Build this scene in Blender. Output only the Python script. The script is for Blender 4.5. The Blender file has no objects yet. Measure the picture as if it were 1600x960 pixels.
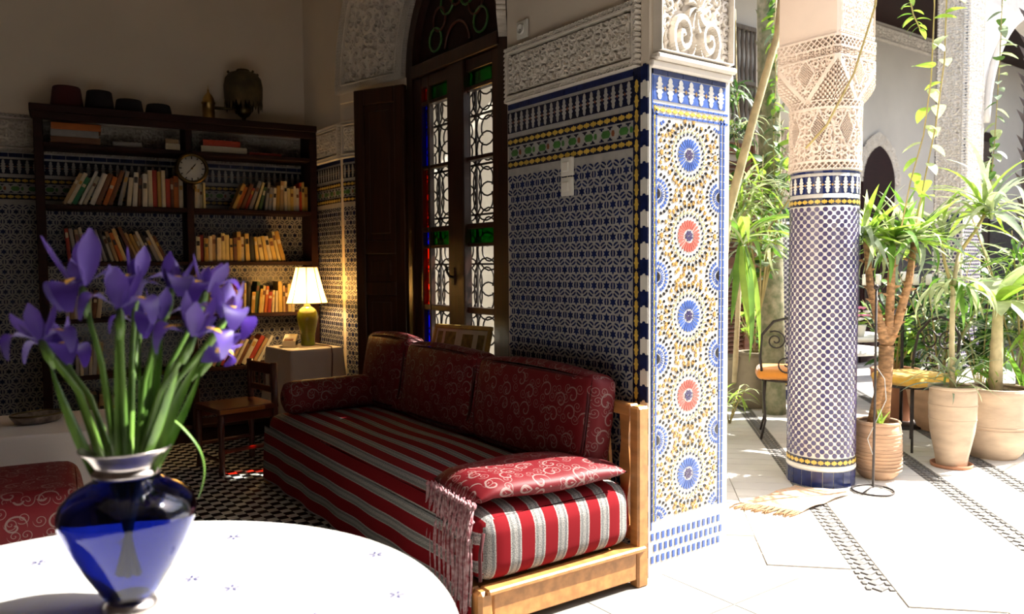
import bpy, math, random
import numpy as np
from mathutils import Matrix, Vector, Euler
PI = math.pi
random.seed(7)
RNG = np.random.default_rng(5)
S = bpy.context.scene
COL = S.collection
# ------------------------------------------------------------------ camera
cam = bpy.data.cameras.new('camera')
cam.lens = 27.6; cam.sensor_width = 36.0; cam.clip_start = 0.02; cam.clip_end = 200
YAW, PITCH, ROLL = math.radians(36.04), math.radians(3.03), math.radians(-0.39)
Fw = Vector((math.sin(YAW)*math.cos(PITCH), math.cos(YAW)*math.cos(PITCH), -math.sin(PITCH)))
Rt = Vector((math.cos(YAW), -math.sin(YAW), 0)); Up = Rt.cross(Fw)
Rt, Up = Rt*math.cos(ROLL)+Up*math.sin(ROLL), Up*math.cos(ROLL)-Rt*math.sin(ROLL)
CAM = Vector((0, 0, 1.3))
co = bpy.data.objects.new('camera', cam); COL.objects.link(co)
co.matrix_world = Matrix(((Rt.x, Up.x, -Fw.x, CAM.x), (Rt.y, Up.y, -Fw.y, CAM.y), (Rt.z, Up.z, -Fw.z, CAM.z), (0, 0, 0, 1)))
cam.dof.use_dof = True; cam.dof.focus_distance = 3.6; cam.dof.aperture_fstop = 3.2
S.camera = co
# ------------------------------------------------------------------ world, sun, exposure
SUN_TRAVEL = Vector((-1.0, 0.35, -1.10))
w = bpy.data.worlds.new('world'); S.world = w; w.use_nodes = True
nt = w.node_tree; nt.nodes.clear()
wo = nt.nodes.new('ShaderNodeOutputWorld'); bg = nt.nodes.new('ShaderNodeBackground'); sky = nt.nodes.new('ShaderNodeTexSky')
sky.sky_type = 'NISHITA'; sky.sun_disc = False
sky.sun_elevation = math.atan2(1.10, math.hypot(1, .35)); sky.sun_rotation = math.atan2(1.0, -0.35)
sky.air_density = 1.0; sky.dust_density = 2.5; sky.ozone_density = 1.0
nt.links.new(sky.outputs[0], bg.inputs[0]); nt.links.new(bg.outputs[0], wo.inputs[0])
bg.inputs[1].default_value = 0.19
sun = bpy.data.lights.new('sun', 'SUN'); sun.energy = 9.0; sun.angle = math.radians(0.6); sun.color = (1, .955, .88)
so = bpy.data.objects.new('sun', sun); COL.objects.link(so); so.location = (8, -4, 9)
so.rotation_euler = SUN_TRAVEL.to_track_quat('-Z', 'Y').to_euler()
S.view_settings.view_transform = 'Standard'; S.view_settings.look = 'None'
S.view_settings.gamma = 1.0; S.view_settings.use_curve_mapping = False
S.view_settings.exposure = 1.25

# ------------------------------------------------------------------ materials
MATS = {}
def M(name, col, rough=.6, metal=0., var=None, bump=None, emit=None, sheen=0., spec=.5, coat=0., coords='Object', stretch=(1, 1, 1)):
    """Principled material; var=(noise scale, amount 0..1, second colour or None), bump=(scale, strength)."""
    if name in MATS: return MATS[name]
    m = bpy.data.materials.new(name); m.use_nodes = True; MATS[name] = m
    t = m.node_tree; b = t.nodes['Principled BSDF']
    c = tuple(col)+(1,)
    b.inputs['Base Color'].default_value = c; b.inputs['Roughness'].default_value = rough; b.inputs['Metallic'].default_value = metal
    b.inputs['Specular IOR Level'].default_value = spec
    if coat: b.inputs['Coat Weight'].default_value = coat; b.inputs['Coat Roughness'].default_value = .12
    if sheen: b.inputs['Sheen Weight'].default_value = sheen
    if emit: b.inputs['Emission Color'].default_value = tuple(emit[0])+(1,); b.inputs['Emission Strength'].default_value = emit[1]
    if var or bump:
        tc = t.nodes.new('ShaderNodeTexCoord'); mp = t.nodes.new('ShaderNodeMapping'); mp.inputs['Scale'].default_value = stretch
        t.links.new(tc.outputs[coords], mp.inputs[0])
    if var:
        n = t.nodes.new('ShaderNodeTexNoise'); n.inputs['Scale'].default_value = var[0]; n.inputs['Detail'].default_value = 5
        r = t.nodes.new('ShaderNodeValToRGB'); r.color_ramp.elements[0].position = .35; r.color_ramp.elements[1].position = .68
        c2 = var[2] if len(var) > 2 and var[2] else tuple(x*(1-var[1]) for x in col)
        r.color_ramp.elements[0].color = tuple(c2)+(1,); r.color_ramp.elements[1].color = c
        t.links.new(mp.outputs[0], n.inputs[0]); t.links.new(n.outputs[0], r.inputs[0]); t.links.new(r.outputs[0], b.inputs['Base Color'])
    if bump:
        n = t.nodes.new('ShaderNodeTexNoise'); n.inputs['Scale'].default_value = bump[0]; n.inputs['Detail'].default_value = 6
        k = t.nodes.new('ShaderNodeBump'); k.inputs['Strength'].default_value = bump[1]; k.inputs['Distance'].default_value = .01
        t.links.new(mp.outputs[0], n.inputs[0]); t.links.new(n.outputs[0], k.inputs['Height']); t.links.new(k.outputs[0], b.inputs['Normal'])
    return m
def glass_pane(name, tint, gloss=.06):
    m = bpy.data.materials.new(name); m.use_nodes = True; MATS[name] = m
    t = m.node_tree; t.nodes.clear()
    o = t.nodes.new('ShaderNodeOutputMaterial'); a = t.nodes.new('ShaderNodeBsdfTransparent'); g = t.nodes.new('ShaderNodeBsdfGlossy'); x = t.nodes.new('ShaderNodeMixShader')
    a.inputs[0].default_value = tuple(tint)+(1,); g.inputs['Roughness'].default_value = .05; x.inputs[0].default_value = gloss
    t.links.new(a.outputs[0], x.inputs[1]); t.links.new(g.outputs[0], x.inputs[2]); t.links.new(x.outputs[0], o.inputs[0])
    return m
M('tadelakt', (.13, .085, .06), .8, var=(3, .3))
M('limewash_out', (.70, .65, .57), .9, var=(1.6, .10), bump=(22, .12))
M('porch_stone', (.25, .24, .22), .6, var=(3, .14))
M('limewash', (.78, .69, .58), .9, var=(1.6, .10), bump=(22, .12))
M('plaster_carved', (.76, .70, .62), .85, var=(9, .12))
M('plaster_pink', (.74, .63, .55), .85, var=(5, .06))
M('zellige_white', (.78, .76, .70), .28, var=(14, .12))
M('zellige_grey', (.44, .43, .41), .3, var=(20, .2))
M('navy', (.012, .022, .105), .22, var=(30, .4))
M('navy_black', (.010, .014, .048), .25, var=(30, .4))
M('cobalt_tile', (.075, .145, .46), .22, var=(30, .35))
M('red_tile', (.62, .13, .10), .3, var=(30, .2))
M('ochre_tile', (.52, .30, .085), .3, var=(30, .25))
M('yellow_tile', (.70, .47, .08), .28, var=(25, .25))
M('lime_tile', (.62, .66, .34), .3, var=(25, .2))
M('green_tile', (.07, .22, .05), .28, var=(20, .35))
M('brown_tile', (.24, .07, .02), .3, var=(20, .3))
M('band_grey', (.20, .195, .19), .5, var=(30, .4))
M('black_tile', (.012, .010, .012), .25)
M('plum_tile', (.035, .03, .11), .25, var=(24, .5, (.085, .065, .13)))
M('grout', (.66, .62, .55), .9, var=(40, .2))
M('dark_wood', (.040, .011, .006), .38, var=(3, .5), stretch=(14, 14, 1.2), coat=.25)
M('bookcase_wood', (.026, .006, .005), .6, var=(3, .4), stretch=(2, 9, 9), spec=.25)
M('door_wood', (.055, .017, .006), .36, var=(3, .5), stretch=(12, 12, 1), coat=.3)
M('pine', (.56, .25, .075), .42, var=(2.5, .38), stretch=(10, 1.3, 10), bump=(30, .05), coat=.2)
M('red_wood', (.10, .018, .008), .35, var=(3, .4), coat=.3)
M('brass', (.42, .27, .09), .3, 1., var=(12, .4))
M('old_brass', (.17, .125, .05), .38, 1., var=(8, .6))
M('iron', (.055, .045, .042), .5, .6, var=(30, .4))
M('terracotta', (.55, .345, .215), .85, var=(5, .28), bump=(30, .2), stretch=(1, 1, 3))
M('terracotta_red', (.48, .22, .12), .85, var=(6, .25), bump=(30, .2))
M('terracotta_pale', (.56, .42, .30), .85, var=(5, .25), bump=(30, .2), stretch=(1, 1, 3))
M('clay_grey', (.30, .25, .17), .9, var=(5, .35), bump=(26, .3))
M('soil', (.045, .028, .016), .95, bump=(60, .8))
M('linen', (.52, .505, .48), .9, sheen=.2, bump=(160, .05))
M('linen_dim', (.78, .70, .63), .9, sheen=.2, bump=(160, .05))
M('paper', (.72, .66, .54), .9)
M('white_paint', (.80, .78, .72), .4)
M('candle_wax', (.86, .84, .78), .5)
M('orange_cloth', (.80, .30, .035), .85, sheen=.3, var=(9, .2))
M('yellow_cloth', (.80, .45, .05), .85, sheen=.3, var=(9, .2))
M('leaf_green', (.14, .30, .035), .42, var=(6, .4))
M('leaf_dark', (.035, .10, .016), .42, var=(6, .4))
M('leaf_bright', (.33, .52, .06), .42, var=(6, .3))
M('leaf_pale', (.52, .60, .30), .45, var=(7, .35))
M('leaf_grey', (.30, .38, .25), .5, var=(7, .3))
M('stem_green', (.16, .30, .045), .4, var=(9, .45, (.055, .13, .02)), stretch=(3, 3, .6))
M('stem_tan', (.42, .34, .13), .7, var=(9, .3))
M('bark_orange', (.50, .27, .12), .9, var=(22, .6), bump=(40, .7), stretch=(1, 1, 2.5))
M('bark_moss', (.30, .27, .17), .95, var=(18, .6, (.13, .14, .07)), bump=(30, 1.))
M('bark_tan', (.56, .47, .27), .9, var=(12, .35), bump=(40, .5))
M('bark_dark', (.085, .07, .075), .95, var=(14, .6, (.16, .13, .14)), bump=(26, 1.))
M('iris', (.085, .032, .33), .5, var=(14, .35), sheen=.3)
M('iris_light', (.15, .075, .46), .5, var=(14, .3), sheen=.3)
M('iris_yellow', (.80, .45, .04), .5)
M('felt_red', (.050, .004, .006), .95); M('felt_black', (.008, .005, .007), .95)
M('shutter_wood', (.22, .085, .04), .7, var=(4, .4), stretch=(1, 1, 9))
M('grey_wood', (.20, .16, .125), .8, var=(4, .4), stretch=(9, 9, 1))
M('cedar', (.30, .12, .05), .6, var=(4, .3), stretch=(1, 9, 9))
M('slab', (.72, .70, .65), .5, var=(3, .14), bump=(30, .08))
M('slab_grey', (.40, .37, .33), .6, var=(4, .25))
glass_pane('clear_glass', (.93, .94, .92)); glass_pane('blue_glass', (.02, .03, .85)); glass_pane('red_glass', (.85, .09, .015)); glass_pane('green_glass', (.02, .20, .03), .05)

for nm in ('leaf_green', 'leaf_dark', 'leaf_bright', 'leaf_pale', 'leaf_grey', 'iris', 'iris_light'):   # thin leaves and petals let light through
    t = MATS[nm].node_tree; b = t.nodes['Principled BSDF']; o = t.nodes['Material Output']
    tr = t.nodes.new('ShaderNodeBsdfTranslucent'); mx = t.nodes.new('ShaderNodeMixShader'); mx.inputs[0].default_value = .35
    t.links.new(b.inputs['Base Color'].links[0].from_socket, tr.inputs[0]); t.links.new(b.outputs[0], mx.inputs[1]); t.links.new(tr.outputs[0], mx.inputs[2]); t.links.new(mx.outputs[0], o.inputs[0])
# ------------------------------------------------------------------ helpers
def tag(o, label=None, cat=None, group=None, kind=None):
    if label: o['label'] = label
    if cat: o['category'] = cat
    if group: o['group'] = group
    if kind: o['kind'] = kind
    return o
def thing(name, label, cat, loc=(0, 0, 0), rz=0., group=None):
    o = bpy.data.objects.new(name, None); o.empty_display_size = .1; COL.objects.link(o)
    o.location = loc; o.rotation_euler = (0, 0, rz)
    return tag(o, label, cat, group)
def rootloc(o):
    v = Vector((0, 0, 0))
    while o is not None: v += o.location; o = o.parent
    return v
def link(name, me, parent=None):
    o = bpy.data.objects.new(name, me); COL.objects.link(o)
    if parent is not None: o.parent = parent
    return o
class MB:
    """collects shapes with material slots, links them as ONE mesh object"""
    def __init__(s): s.v = []; s.f = []; s.m = []; s.sm = []
    def add(s, verts, faces, mi=0, smooth=False):
        b = len(s.v); s.v.extend([tuple(p) for p in verts])
        for f in faces: s.f.append([i+b for i in f]); s.m.append(mi); s.sm.append(smooth)
        return s
    def box(s, lo, hi, mi=0, X=None, bev=0.):
        (a, b, c), (d, e, f) = lo, hi
        if bev > 0:
            bev = min(bev, .49*min(d-a, e-b, f-c))
            vs = []; 
            for sx in (0, 1):
                for sy in (0, 1):
                    for sz in (0, 1):
                        x = (a, d)[sx]; y = (b, e)[sy]; z = (c, f)[sz]
                        ix = (1, -1)[sx]*bev; iy = (1, -1)[sy]*bev; iz = (1, -1)[sz]*bev
                        vs += [(x, y+iy, z+iz), (x+ix, y, z+iz), (x+ix, y+iy, z)]
            I = lambda sx, sy, sz, k: (sx*4+sy*2+sz)*3+k
            fs = []
            for q in (0, 1):
                fs.append([I(q, 0, 0, 0), I(q, 1, 0, 0), I(q, 1, 1, 0), I(q, 0, 1, 0)][::(1 if q else -1)])
                fs.append([I(0, q, 0, 1), I(0, q, 1, 1), I(1, q, 1, 1), I(1, q, 0, 1)][::(1 if q else -1)])
                fs.append([I(0, 0, q, 2), I(1, 0, q, 2), I(1, 1, q, 2), I(0, 1, q, 2)][::(1 if q else -1)])
            for p in (0, 1):
                for q in (0, 1):
                    fs.append([I(0, p, q, 1), I(1, p, q, 1), I(1, p, q, 2), I(0, p, q, 2)])
                    fs.append([I(p, 0, q, 0), I(p, 1, q, 0), I(p, 1, q, 2), I(p, 0, q, 2)])
                    fs.append([I(p, q, 0, 0), I(p, q, 1, 0), I(p, q, 1, 1), I(p, q, 0, 1)])
            for sx in (0, 1):
                for sy in (0, 1):
                    for sz in (0, 1): fs.append([I(sx, sy, sz, 0), I(sx, sy, sz, 1), I(sx, sy, sz, 2)])
        else:
            vs = [(a, b, c), (d, b, c), (d, e, c), (a, e, c), (a, b, f), (d, b, f), (d, e, f), (a, e, f)]
            fs = [[0, 3, 2, 1], [4, 5, 6, 7], [0, 1, 5, 4], [1, 2, 6, 5], [2, 3, 7, 6], [3, 0, 4, 7]]
        if X is not None: vs = [tuple(X @ Vector(p)) for p in vs]
        return s.add(vs, fs, mi)
    def lathe(s, prof, n=24, c=(0, 0, 0), mi=0, smooth=True, cap=True, sx=1., sy=1., X=None):
        vs = []
        for r, z in prof:
            for k in range(n):
                a = 2*PI*k/n; vs.append((c[0]+r*sx*math.cos(a), c[1]+r*sy*math.sin(a), c[2]+z))
        fs = []
        for i in range(len(prof)-1):
            for k in range(n): fs.append([i*n+k, i*n+(k+1) % n, (i+1)*n+(k+1) % n, (i+1)*n+k])
        if X is not None: vs = [tuple(X @ Vector(p)) for p in vs]
        b = len(s.v); s.add(vs, fs, mi, smooth)
        if cap:
            s.f.append([b+k for k in range(n)][::-1]); s.m.append(mi); s.sm.append(False)
            s.f.append([b+(len(prof)-1)*n+k for k in range(n)]); s.m.append(mi); s.sm.append(False)
        return s
    def tube(s, pts, r, n=6, mi=0, smooth=True, closed=False, flat=1.):
        P = [Vector(p) for p in pts]; m = len(P)
        R = r if hasattr(r, '__len__') else [r]*m
        vs = []; up = None
        for i in range(m):
            if closed: t = P[(i+1) % m]-P[i-1]
            else: t = P[min(i+1, m-1)]-P[max(i-1, 0)]
            if t.length < 1e-9: t = Vector((0, 0, 1))
            t.normalize()
            if up is None: up = t.orthogonal().normalized()
            up = (up-t*up.dot(t))
            if up.length < 1e-6: up = t.orthogonal()
            up.normalize(); sd = t.cross(up)
            for k in range(n):
                a = 2*PI*k/n; vs.append(P[i]+up*(R[i]*math.cos(a))+sd*(R[i]*flat*math.sin(a)))
        fs = []
        for i in range(m if closed else m-1):
            j = (i+1) % m
            for k in range(n): fs.append([i*n+k, i*n+(k+1) % n, j*n+(k+1) % n, j*n+k])
        if not closed: fs.append(list(range(n))[::-1]); fs.append([(m-1)*n+k for k in range(n)])
        return s.add(vs, fs, mi, smooth)
    def prism(s, poly, mp, t=.003, mi=0, base=0.):
        n = len(poly); vs = [mp(u, v, base) for u, v in poly]+[mp(u, v, base+t) for u, v in poly]
        fs = [[n+i for i in range(n)]]+[[i, (i+1) % n, n+(i+1) % n, n+i] for i in range(n)]
        return s.add(vs, fs, mi)
    def grid(s, nu, nv, fn, mi=0, smooth=True, closed_u=False):
        vs = [fn(i/(nu if closed_u else nu-1), j/(nv-1)) for j in range(nv) for i in range(nu)]
        fs = []
        for j in range(nv-1):
            for i in range(nu if closed_u else nu-1):
                k = (i+1) % nu; fs.append([j*nu+i, j*nu+k, (j+1)*nu+k, (j+1)*nu+i])
        return s.add(vs, fs, mi, smooth)
    def build(s, name, mats, parent=None, world=False, fix=True):
        me = bpy.data.meshes.new(name)
        V = s.v
        if world and parent is not None:
            o = rootloc(parent); V = [(p[0]-o.x, p[1]-o.y, p[2]-o.z) for p in V]
        me.from_pydata(V, [], s.f); me.update()
        mats = [mats] if isinstance(mats, str) else mats
        for q in mats: me.materials.append(MATS[q])
        if len(mats) > 1: me.polygons.foreach_set('material_index', s.m)
        me.polygons.foreach_set('use_smooth', s.sm)
        if fix:
            import bmesh
            bm = bmesh.new(); bm.from_mesh(me); bmesh.ops.recalc_face_normals(bm, faces=bm.faces); bm.to_mesh(me); bm.free()
        return link(name, me, parent)
def npgrid(name, P, mats, parent=None, world=True, smooth=False):
    """dense grid from a numpy array [nv,nu,3]"""
    nv, nu, _ = P.shape
    idx = np.arange(nv*nu).reshape(nv, nu)
    q = np.stack([idx[:-1, :-1], idx[:-1, 1:], idx[1:, 1:], idx[1:, :-1]], -1).reshape(-1, 4)
    me = bpy.data.meshes.new(name)
    V = P.reshape(-1, 3).astype(np.float32)
    if world and parent is not None:
        o = rootloc(parent); V = V-np.array([o.x, o.y, o.z], np.float32)
    me.vertices.add(len(V)); me.vertices.foreach_set('co', V.ravel())
    me.loops.add(q.size); me.loops.foreach_set('vertex_index', q.ravel().astype(np.int32))
    me.polygons.add(len(q)); me.polygons.foreach_set('loop_start', np.arange(0, q.size, 4, dtype=np.int32)); me.polygons.foreach_set('loop_total', np.full(len(q), 4, np.int32))
    me.polygons.foreach_set('use_smooth', np.full(len(q), smooth))
    me.materials.append(MATS[mats]); me.update(calc_edges=True); me.validate()
    return link(name, me, parent)
def mod(o, kind, **kw):
    m = o.modifiers.new(kind.lower(), kind)
    for k, v in kw.items(): setattr(m, k, v)
    return o
def copy_tree(o, parent=None):
    c = o.copy(); COL.objects.link(c); c.parent = parent
    for ch in list(o.children): copy_tree(ch, c)
    return c
def sstep(a, b, x):
    t = np.clip((x-a)/(b-a), 0, 1); return t*t*(3-2*t)
def carve(u, v, c, seed=0, k=3.1):
    """carved arabesque height 0..1: mirrored volutes, stars and leaf lobes"""
    x = np.abs(((u/c) % 2)-1); y = np.abs(((v/c+seed*.37) % 2)-1)
    h = np.zeros_like(x)
    for cx, cy, sg, kk in ((.30, .36, 1, k*1.15), (.74, .70, -1, k*1.3), (.78, .2, 1, k*1.7), (.24, .84, -1, k*1.8)):
        dx = x-cx; dy = y-cy; r = np.sqrt(dx*dx+dy*dy)+1e-6; th = np.arctan2(dy, dx)*sg
        wgt = np.exp(-(r/.30)**2)
        h = np.maximum(h, wgt**.25*sstep(-.05, .25, np.cos(2*PI*r*kk-th)))
    star = np.sqrt((x)**2+(y)**2); a = np.arctan2(y, x)
    h = np.where(star < .2*(1+.25*np.cos(8*a)), sstep(.05, .09, star)*1., h)
    lat = np.minimum(np.abs(x-y), np.abs(x+y-1))
    h = np.maximum(h, sstep(.045, .02, lat)*.85)
    return np.clip(h, 0, 1)
def rope(u, v, p):
    return sstep(-.1, .25, np.cos(2*PI*(u+v)/p))
def lattice(u, v, p):
    return np.maximum(sstep(.2, .7, np.cos(2*PI*(u+v)/p)), sstep(.2, .7, np.cos(2*PI*(u-v)/p)))
# ------------------------------------------------------------------ zellige pattern generators: lists of (polygon, colour index)
def starpoly(cx, cy, R, r, n, a0=0.):
    return [(cx+(R if i % 2 == 0 else r)*math.cos(a0+PI*i/n), cy+(R if i % 2 == 0 else r)*math.sin(a0+PI*i/n)) for i in range(2*n)]
def ngon(cx, cy, R, n, a0=0., sy=1.):
    return [(cx+R*math.cos(a0+2*PI*i/n), cy+R*sy*math.sin(a0+2*PI*i/n)) for i in range(n)]
def xf(poly, cx, cy, a):
    c, s = math.cos(a), math.sin(a); return [(cx+x*c-y*s, cy+x*s+y*c) for x, y in poly]
def rect(a, b, c, d): return [(a, c), (b, c), (b, d), (a, d)]
def field(u0, u1, v0, v1, a=.08, ci=0):
    out = []; h = a*math.sqrt(3)/2
    cres = [(.0032, -.0145), (.0100, -.0125), (.0132, 0), (.0100, .0125), (.0032, .0145), (.0046, .006), (.0046, -.006)]
    nr = int((v1-v0)/h)+2; nc = int((u1-u0)/a)+2
    def put(p):
        if min(x for x, y in p) > u0 and max(x for x, y in p) < u1 and min(y for x, y in p) > v0 and max(y for x, y in p) < v1: out.append((p, ci))
    for j in range(nr):
        for i in range(-1, nc):
            cx = u0+i*a+(a/2 if j % 2 else 0); cy = v1-.012-j*h
            put(starpoly(cx, cy, .0215, .0112, 6, PI/2))
            for an in (0, -PI/3, -2*PI/3):
                mx, my = cx+a/2*math.cos(an), cy+a/2*math.sin(an)
                put(xf(cres, mx, my, an)); put(xf(cres, mx, my, an+PI))
    return out
SPIN = [(.0, .0), (.11, .05), (.17, .16), (.13, .24), (.27, .33), (.13, .43), (.34, .5), (.13, .57), (.27, .67), (.13, .76), (.17, .84), (.11, .95), (.0, 1.)]
def merlons(u0, u1, v0, v1, p, white=1, dot=2):
    out = []; n = max(1, round((u1-u0)/p)); p = (u1-u0)/n; H = v1-v0
    for i in range(n):
        c = u0+(i+.5)*p
        out.append(([(c+w*p*1.15, v0+f*H) for w, f in SPIN[1:-1]]+[(c, v1)]+[(c-w*p*1.15, v0+f*H) for w, f in SPIN[-2:0:-1]]+[(c, v0)], white))
        if i: out.append((ngon(u0+i*p, (v0+v1)/2, .07*p*1.6, 4, 0, 1.4), dot))
    return out
def yellows(u0, u1, v0, v1, p=.044, ci=1, vert=False):
    out = []; n = max(1, round(((v1-v0) if vert else (u1-u0))/p))
    L = (v1-v0) if vert else (u1-u0); p = L/n; m = ((u0+u1) if vert else (v0+v1))/2; w = ((u1-u0) if vert else (v1-v0))
    lz = [(-.46, 0), (-.3, .22), (-.12, .2), (0, .36), (.12, .2), (.3, .22), (.46, 0), (.3, -.22), (.12, -.2), (0, -.36), (-.12, -.2), (-.3, -.22)]
    for i in range(n):
        c = (v0 if vert else u0)+(i+.5)*p
        q = [((x*p), y*w) for x, y in lz]
        out.append(([(m+y, c+x) for x, y in q] if vert else [(c+x, m+y) for x, y in q], ci))
    return out
def medallions(u0, u1, v0, v1, p=.105):
    out = []; n = max(1, round((u1-u0)/p)); p = (u1-u0)/n; m = (v0+v1)/2; h = v1-v0
    hexa = lambda c, w, hh: [(c-w, m), (c-w*.62, m+hh), (c+w*.62, m+hh), (c+w, m), (c+w*.62, m-hh), (c-w*.62, m-hh)]
    for i in range(n):
        c = u0+(i+.5)*p
        out.append((hexa(c, .028, .0155), 3)); out.append((hexa(u0+i*p+.0105, .0085, .0125), 4 if i % 2 else 3))
        for k in (-1, 1):
            for d in (-.026, .026):
                q = [(-.015, .0), (.015, .0), (.011, -.006), (.0045, -.006), (.003, -.013), (-.003, -.013), (-.0045, -.006), (-.011, -.006)]
                out.append(([(c+d+x, m+k*(h/2-.006+y)) for x, y in q], 0))
    return out
TILES = ['navy_black', 'yellow_tile', 'zellige_grey', 'green_tile', 'brown_tile', 'zellige_white', 'cobalt_tile', 'red_tile', 'ochre_tile', 'lime_tile', 'black_tile', 'navy', 'plum_tile', 'grout', 'porch_stone', 'slab', 'band_grey']
T = {n: i for i, n in enumerate(TILES)}
def inlay(parent, name, polys, mp, t=.003, base=.0, singles=0, key=None, piece='tile', ok=None):
    """raised pieces on a surface; the nearest `singles` are objects of their own, the rest one joined part"""
    L = list(polys)
    one = []
    if singles:
        def cen(p): return Vector(mp(sum(x for x, y in p)/len(p), sum(y for x, y in p)/len(p), 0))
        R = sorted(range(len(L)), key=lambda i: ((0 if ok is None or ok(cen(L[i][0])) else 1), (cen(L[i][0])-CAM).length))[:singles]
        if ok is not None: R = [i for i in R if ok(cen(L[i][0]))]
        s = set(R); one = [L[i] for i in R]; L = [q for i, q in enumerate(L) if i not in s]
    for p, ci in one:
        MB().prism(p, mp, t, 0, base).build(piece, TILES[ci], parent, world=True, fix=False)
    if L:
        b = MB()
        used = sorted({ci for p, ci in L}); rm = {c: i for i, c in enumerate(used)}
        for p, ci in L: b.prism(p, mp, t, rm[ci], base)
        o = b.build(name, [TILES[c] for c in used], parent, world=True, fix=False)
        tag(o, kind='stuff')
def dado(parent, mp, u0, u1, p_mer=.047, singles=0, ok=None, strip_end=None):
    """bands and star field of the room's tiled dado, floor to 2.10 m; mp(u, v, h)"""
    MB().prism(rect(u0, u1, 0, 2.10), mp, .002, 0).build('tile_bed', 'zellige_grey', parent, world=True, fix=False)
    B = [(rect(u0, u1, 1.955, 2.055), T['navy_black']), (rect(u0, u1, 1.892, 1.930), T['navy_black']), (rect(u0, u1, 1.780, 1.818), T['navy_black'])]
    n = max(1, round((u1-u0)/.085))
    for i in range(n):
        B.append((rect(u0+i*(u1-u0)/n+.0015, u0+(i+1)*(u1-u0)/n-.0015, 2.07, 2.097), T['navy']))
    inlay(parent, 'band_tiles', B, mp, .003, .002)
    F = merlons(u0, u1, 1.957, 2.053, p_mer, T['zellige_grey'], T['brown_tile'])+yellows(u0, u1, 1.892, 1.930)+yellows(u0, u1, 1.780, 1.818)
    inlay(parent, 'frieze_tiles', F, mp, .002, .005)
    inlay(parent, 'medallion_tiles', medallions(u0, u1, 1.820, 1.890), mp, .003, .002, piece='medallion_tile')
    inlay(parent, 'star_tiles', field(u0, u1, .02, 1.776, ci=T['navy']), mp, .003, .002, singles=singles, ok=ok, piece='star_tile')
def relief(parent, name, mp, u0, u1, v0, v1, hf, depth, step, mat='plaster_carved'):
    nu = max(3, int(abs(u1-u0)/step)); nv = max(3, int(abs(v1-v0)/step))
    U, V = np.meshgrid(np.linspace(u0, u1, nu), np.linspace(v0, v1, nv))
    H = hf(U, V)*depth
    H[0, :] = 0; H[-1, :] = 0; H[:, 0] = 0; H[:, -1] = 0
    return npgrid(name, np.stack(mp(U, V, H), -1), mat, parent)
def bandcarve(u0, u1, v0, v1, c, bw=.03, k=3.1, end=True):
    def f(U, V):
        h = carve(U-u0, V-(v0+v1)/2, c, k=k)
        e = np.minimum(V-v0, v1-V)
        if end: e = np.minimum(e, np.minimum(U-u0, u1-U)+bw*.2)
        h = np.where(e < bw, rope(U, V, .022), h)
        h = np.where(np.abs(e-bw) < .006, 1., h); h = np.where(e < .007, 1., h); h = np.where(np.abs(e-bw-.011) < .005, .0, h)
        return h
    return f
# ------------------------------------------------------------------ floors
def struct(o, label): return tag(o, label, None, None, 'structure')
fl = struct(MB().box((-1.9, -2.8, -.2), (2.82, 6.95, 0)).build('floor', 'grout'), 'black and cream chequered tile floor of the room')
ch = []
pt = .052
for i in range(int(4.4/pt)):
    for j in range(int(4.4/pt)):
        x = -1.6+i*pt; y = 2.3+j*pt
        if x > 2.3: continue
        ch.append(([(x+.001, y+.001), (x+pt-.001, y+.001), (x+pt-.001, y+pt-.001), (x+.001, y+pt-.001)], T['zellige_white'] if (i+j) % 2 else T['black_tile']))
inlay(fl, 'floor_tiles', ch, lambda u, v, h: (u, v, h), .004, 0, singles=220, ok=lambda p: .75 < p.x < 1.5 and p.y > 3.4, piece='floor_tile')
ps = []
for i in range(11):
    for j in range(12):
        x = -1.9+i*.43; y = -2.8+j*.425
        ps.append((rect(x+.002, min(x+.428, 2.82), y+.002, y+.423), T['porch_stone']))
inlay(fl, 'porch_slabs', ps, lambda u, v, h: (u, v, h), .003, 0, singles=30, ok=lambda p: p.x > .9 and p.y > .6, piece='floor_slab')
cf = struct(MB().box((2.82, -4.0, -.2), (15, 7.2, -.002)).build('floor_courtyard', 'slab_grey'), 'pale stone courtyard paving with dark diagonal zellige bands')
s2 = math.sqrt(.5)
dg = lambda p, q, h: ((p+q)*s2, (q-p)*s2, h-.002)
bands = [-.27, .16, .965, 1.77, 2.20, 3.0, 3.43, 4.23, 5.03, 5.46, 6.26, 7.06]
sl = []; bt = []
for bi in range(len(bands)-1):
    p0, p1 = bands[bi]+.055, bands[bi+1]-.055
    ncol = max(1, round((p1-p0)/.38))
    for c in range(ncol):
        a, b = p0+c*(p1-p0)/ncol, p0+(c+1)*(p1-p0)/ncol
        q = 1.5+(c % 2)*.07
        while q < 11:
            X, Y = (a+b+2*q)/2*s2, (2*q-a-b)/2*s2
            if 2.95 < X < 9.5 and -.8 < Y < 5.5: sl.append((rect(a+.003, b-.003, q+.003, q+.142), T['slab']))
            q += .145
for b0 in bands:
    q = 1.5
    while q < 11:
        X, Y = (b0+q)*s2, (q-b0)*s2
        if 2.95 < X < 9.0 and -.5 < Y < 5.5:
            bt.append((ngon(b0, q, .030, 4), T['band_grey'])); bt.append((rect(b0-.052, b0-.036, q-.017, q+.017), T['band_grey'])); bt.append((rect(b0+.036, b0+.052, q-.017, q+.017), T['band_grey']))
        q += .055
inlay(cf, 'paving_slabs', sl, dg, .006, 0, singles=160, ok=lambda p: p.x*.588+p.y*.808 > 3.4 and p.y > 1.7 and p.x < 7, piece='paving_slab')
inlay(cf, 'band_tiles', bt, dg, .006, 0, singles=120, ok=lambda p: p.y > 2.0 and p.x < 6.5, piece='band_tile')
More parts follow.
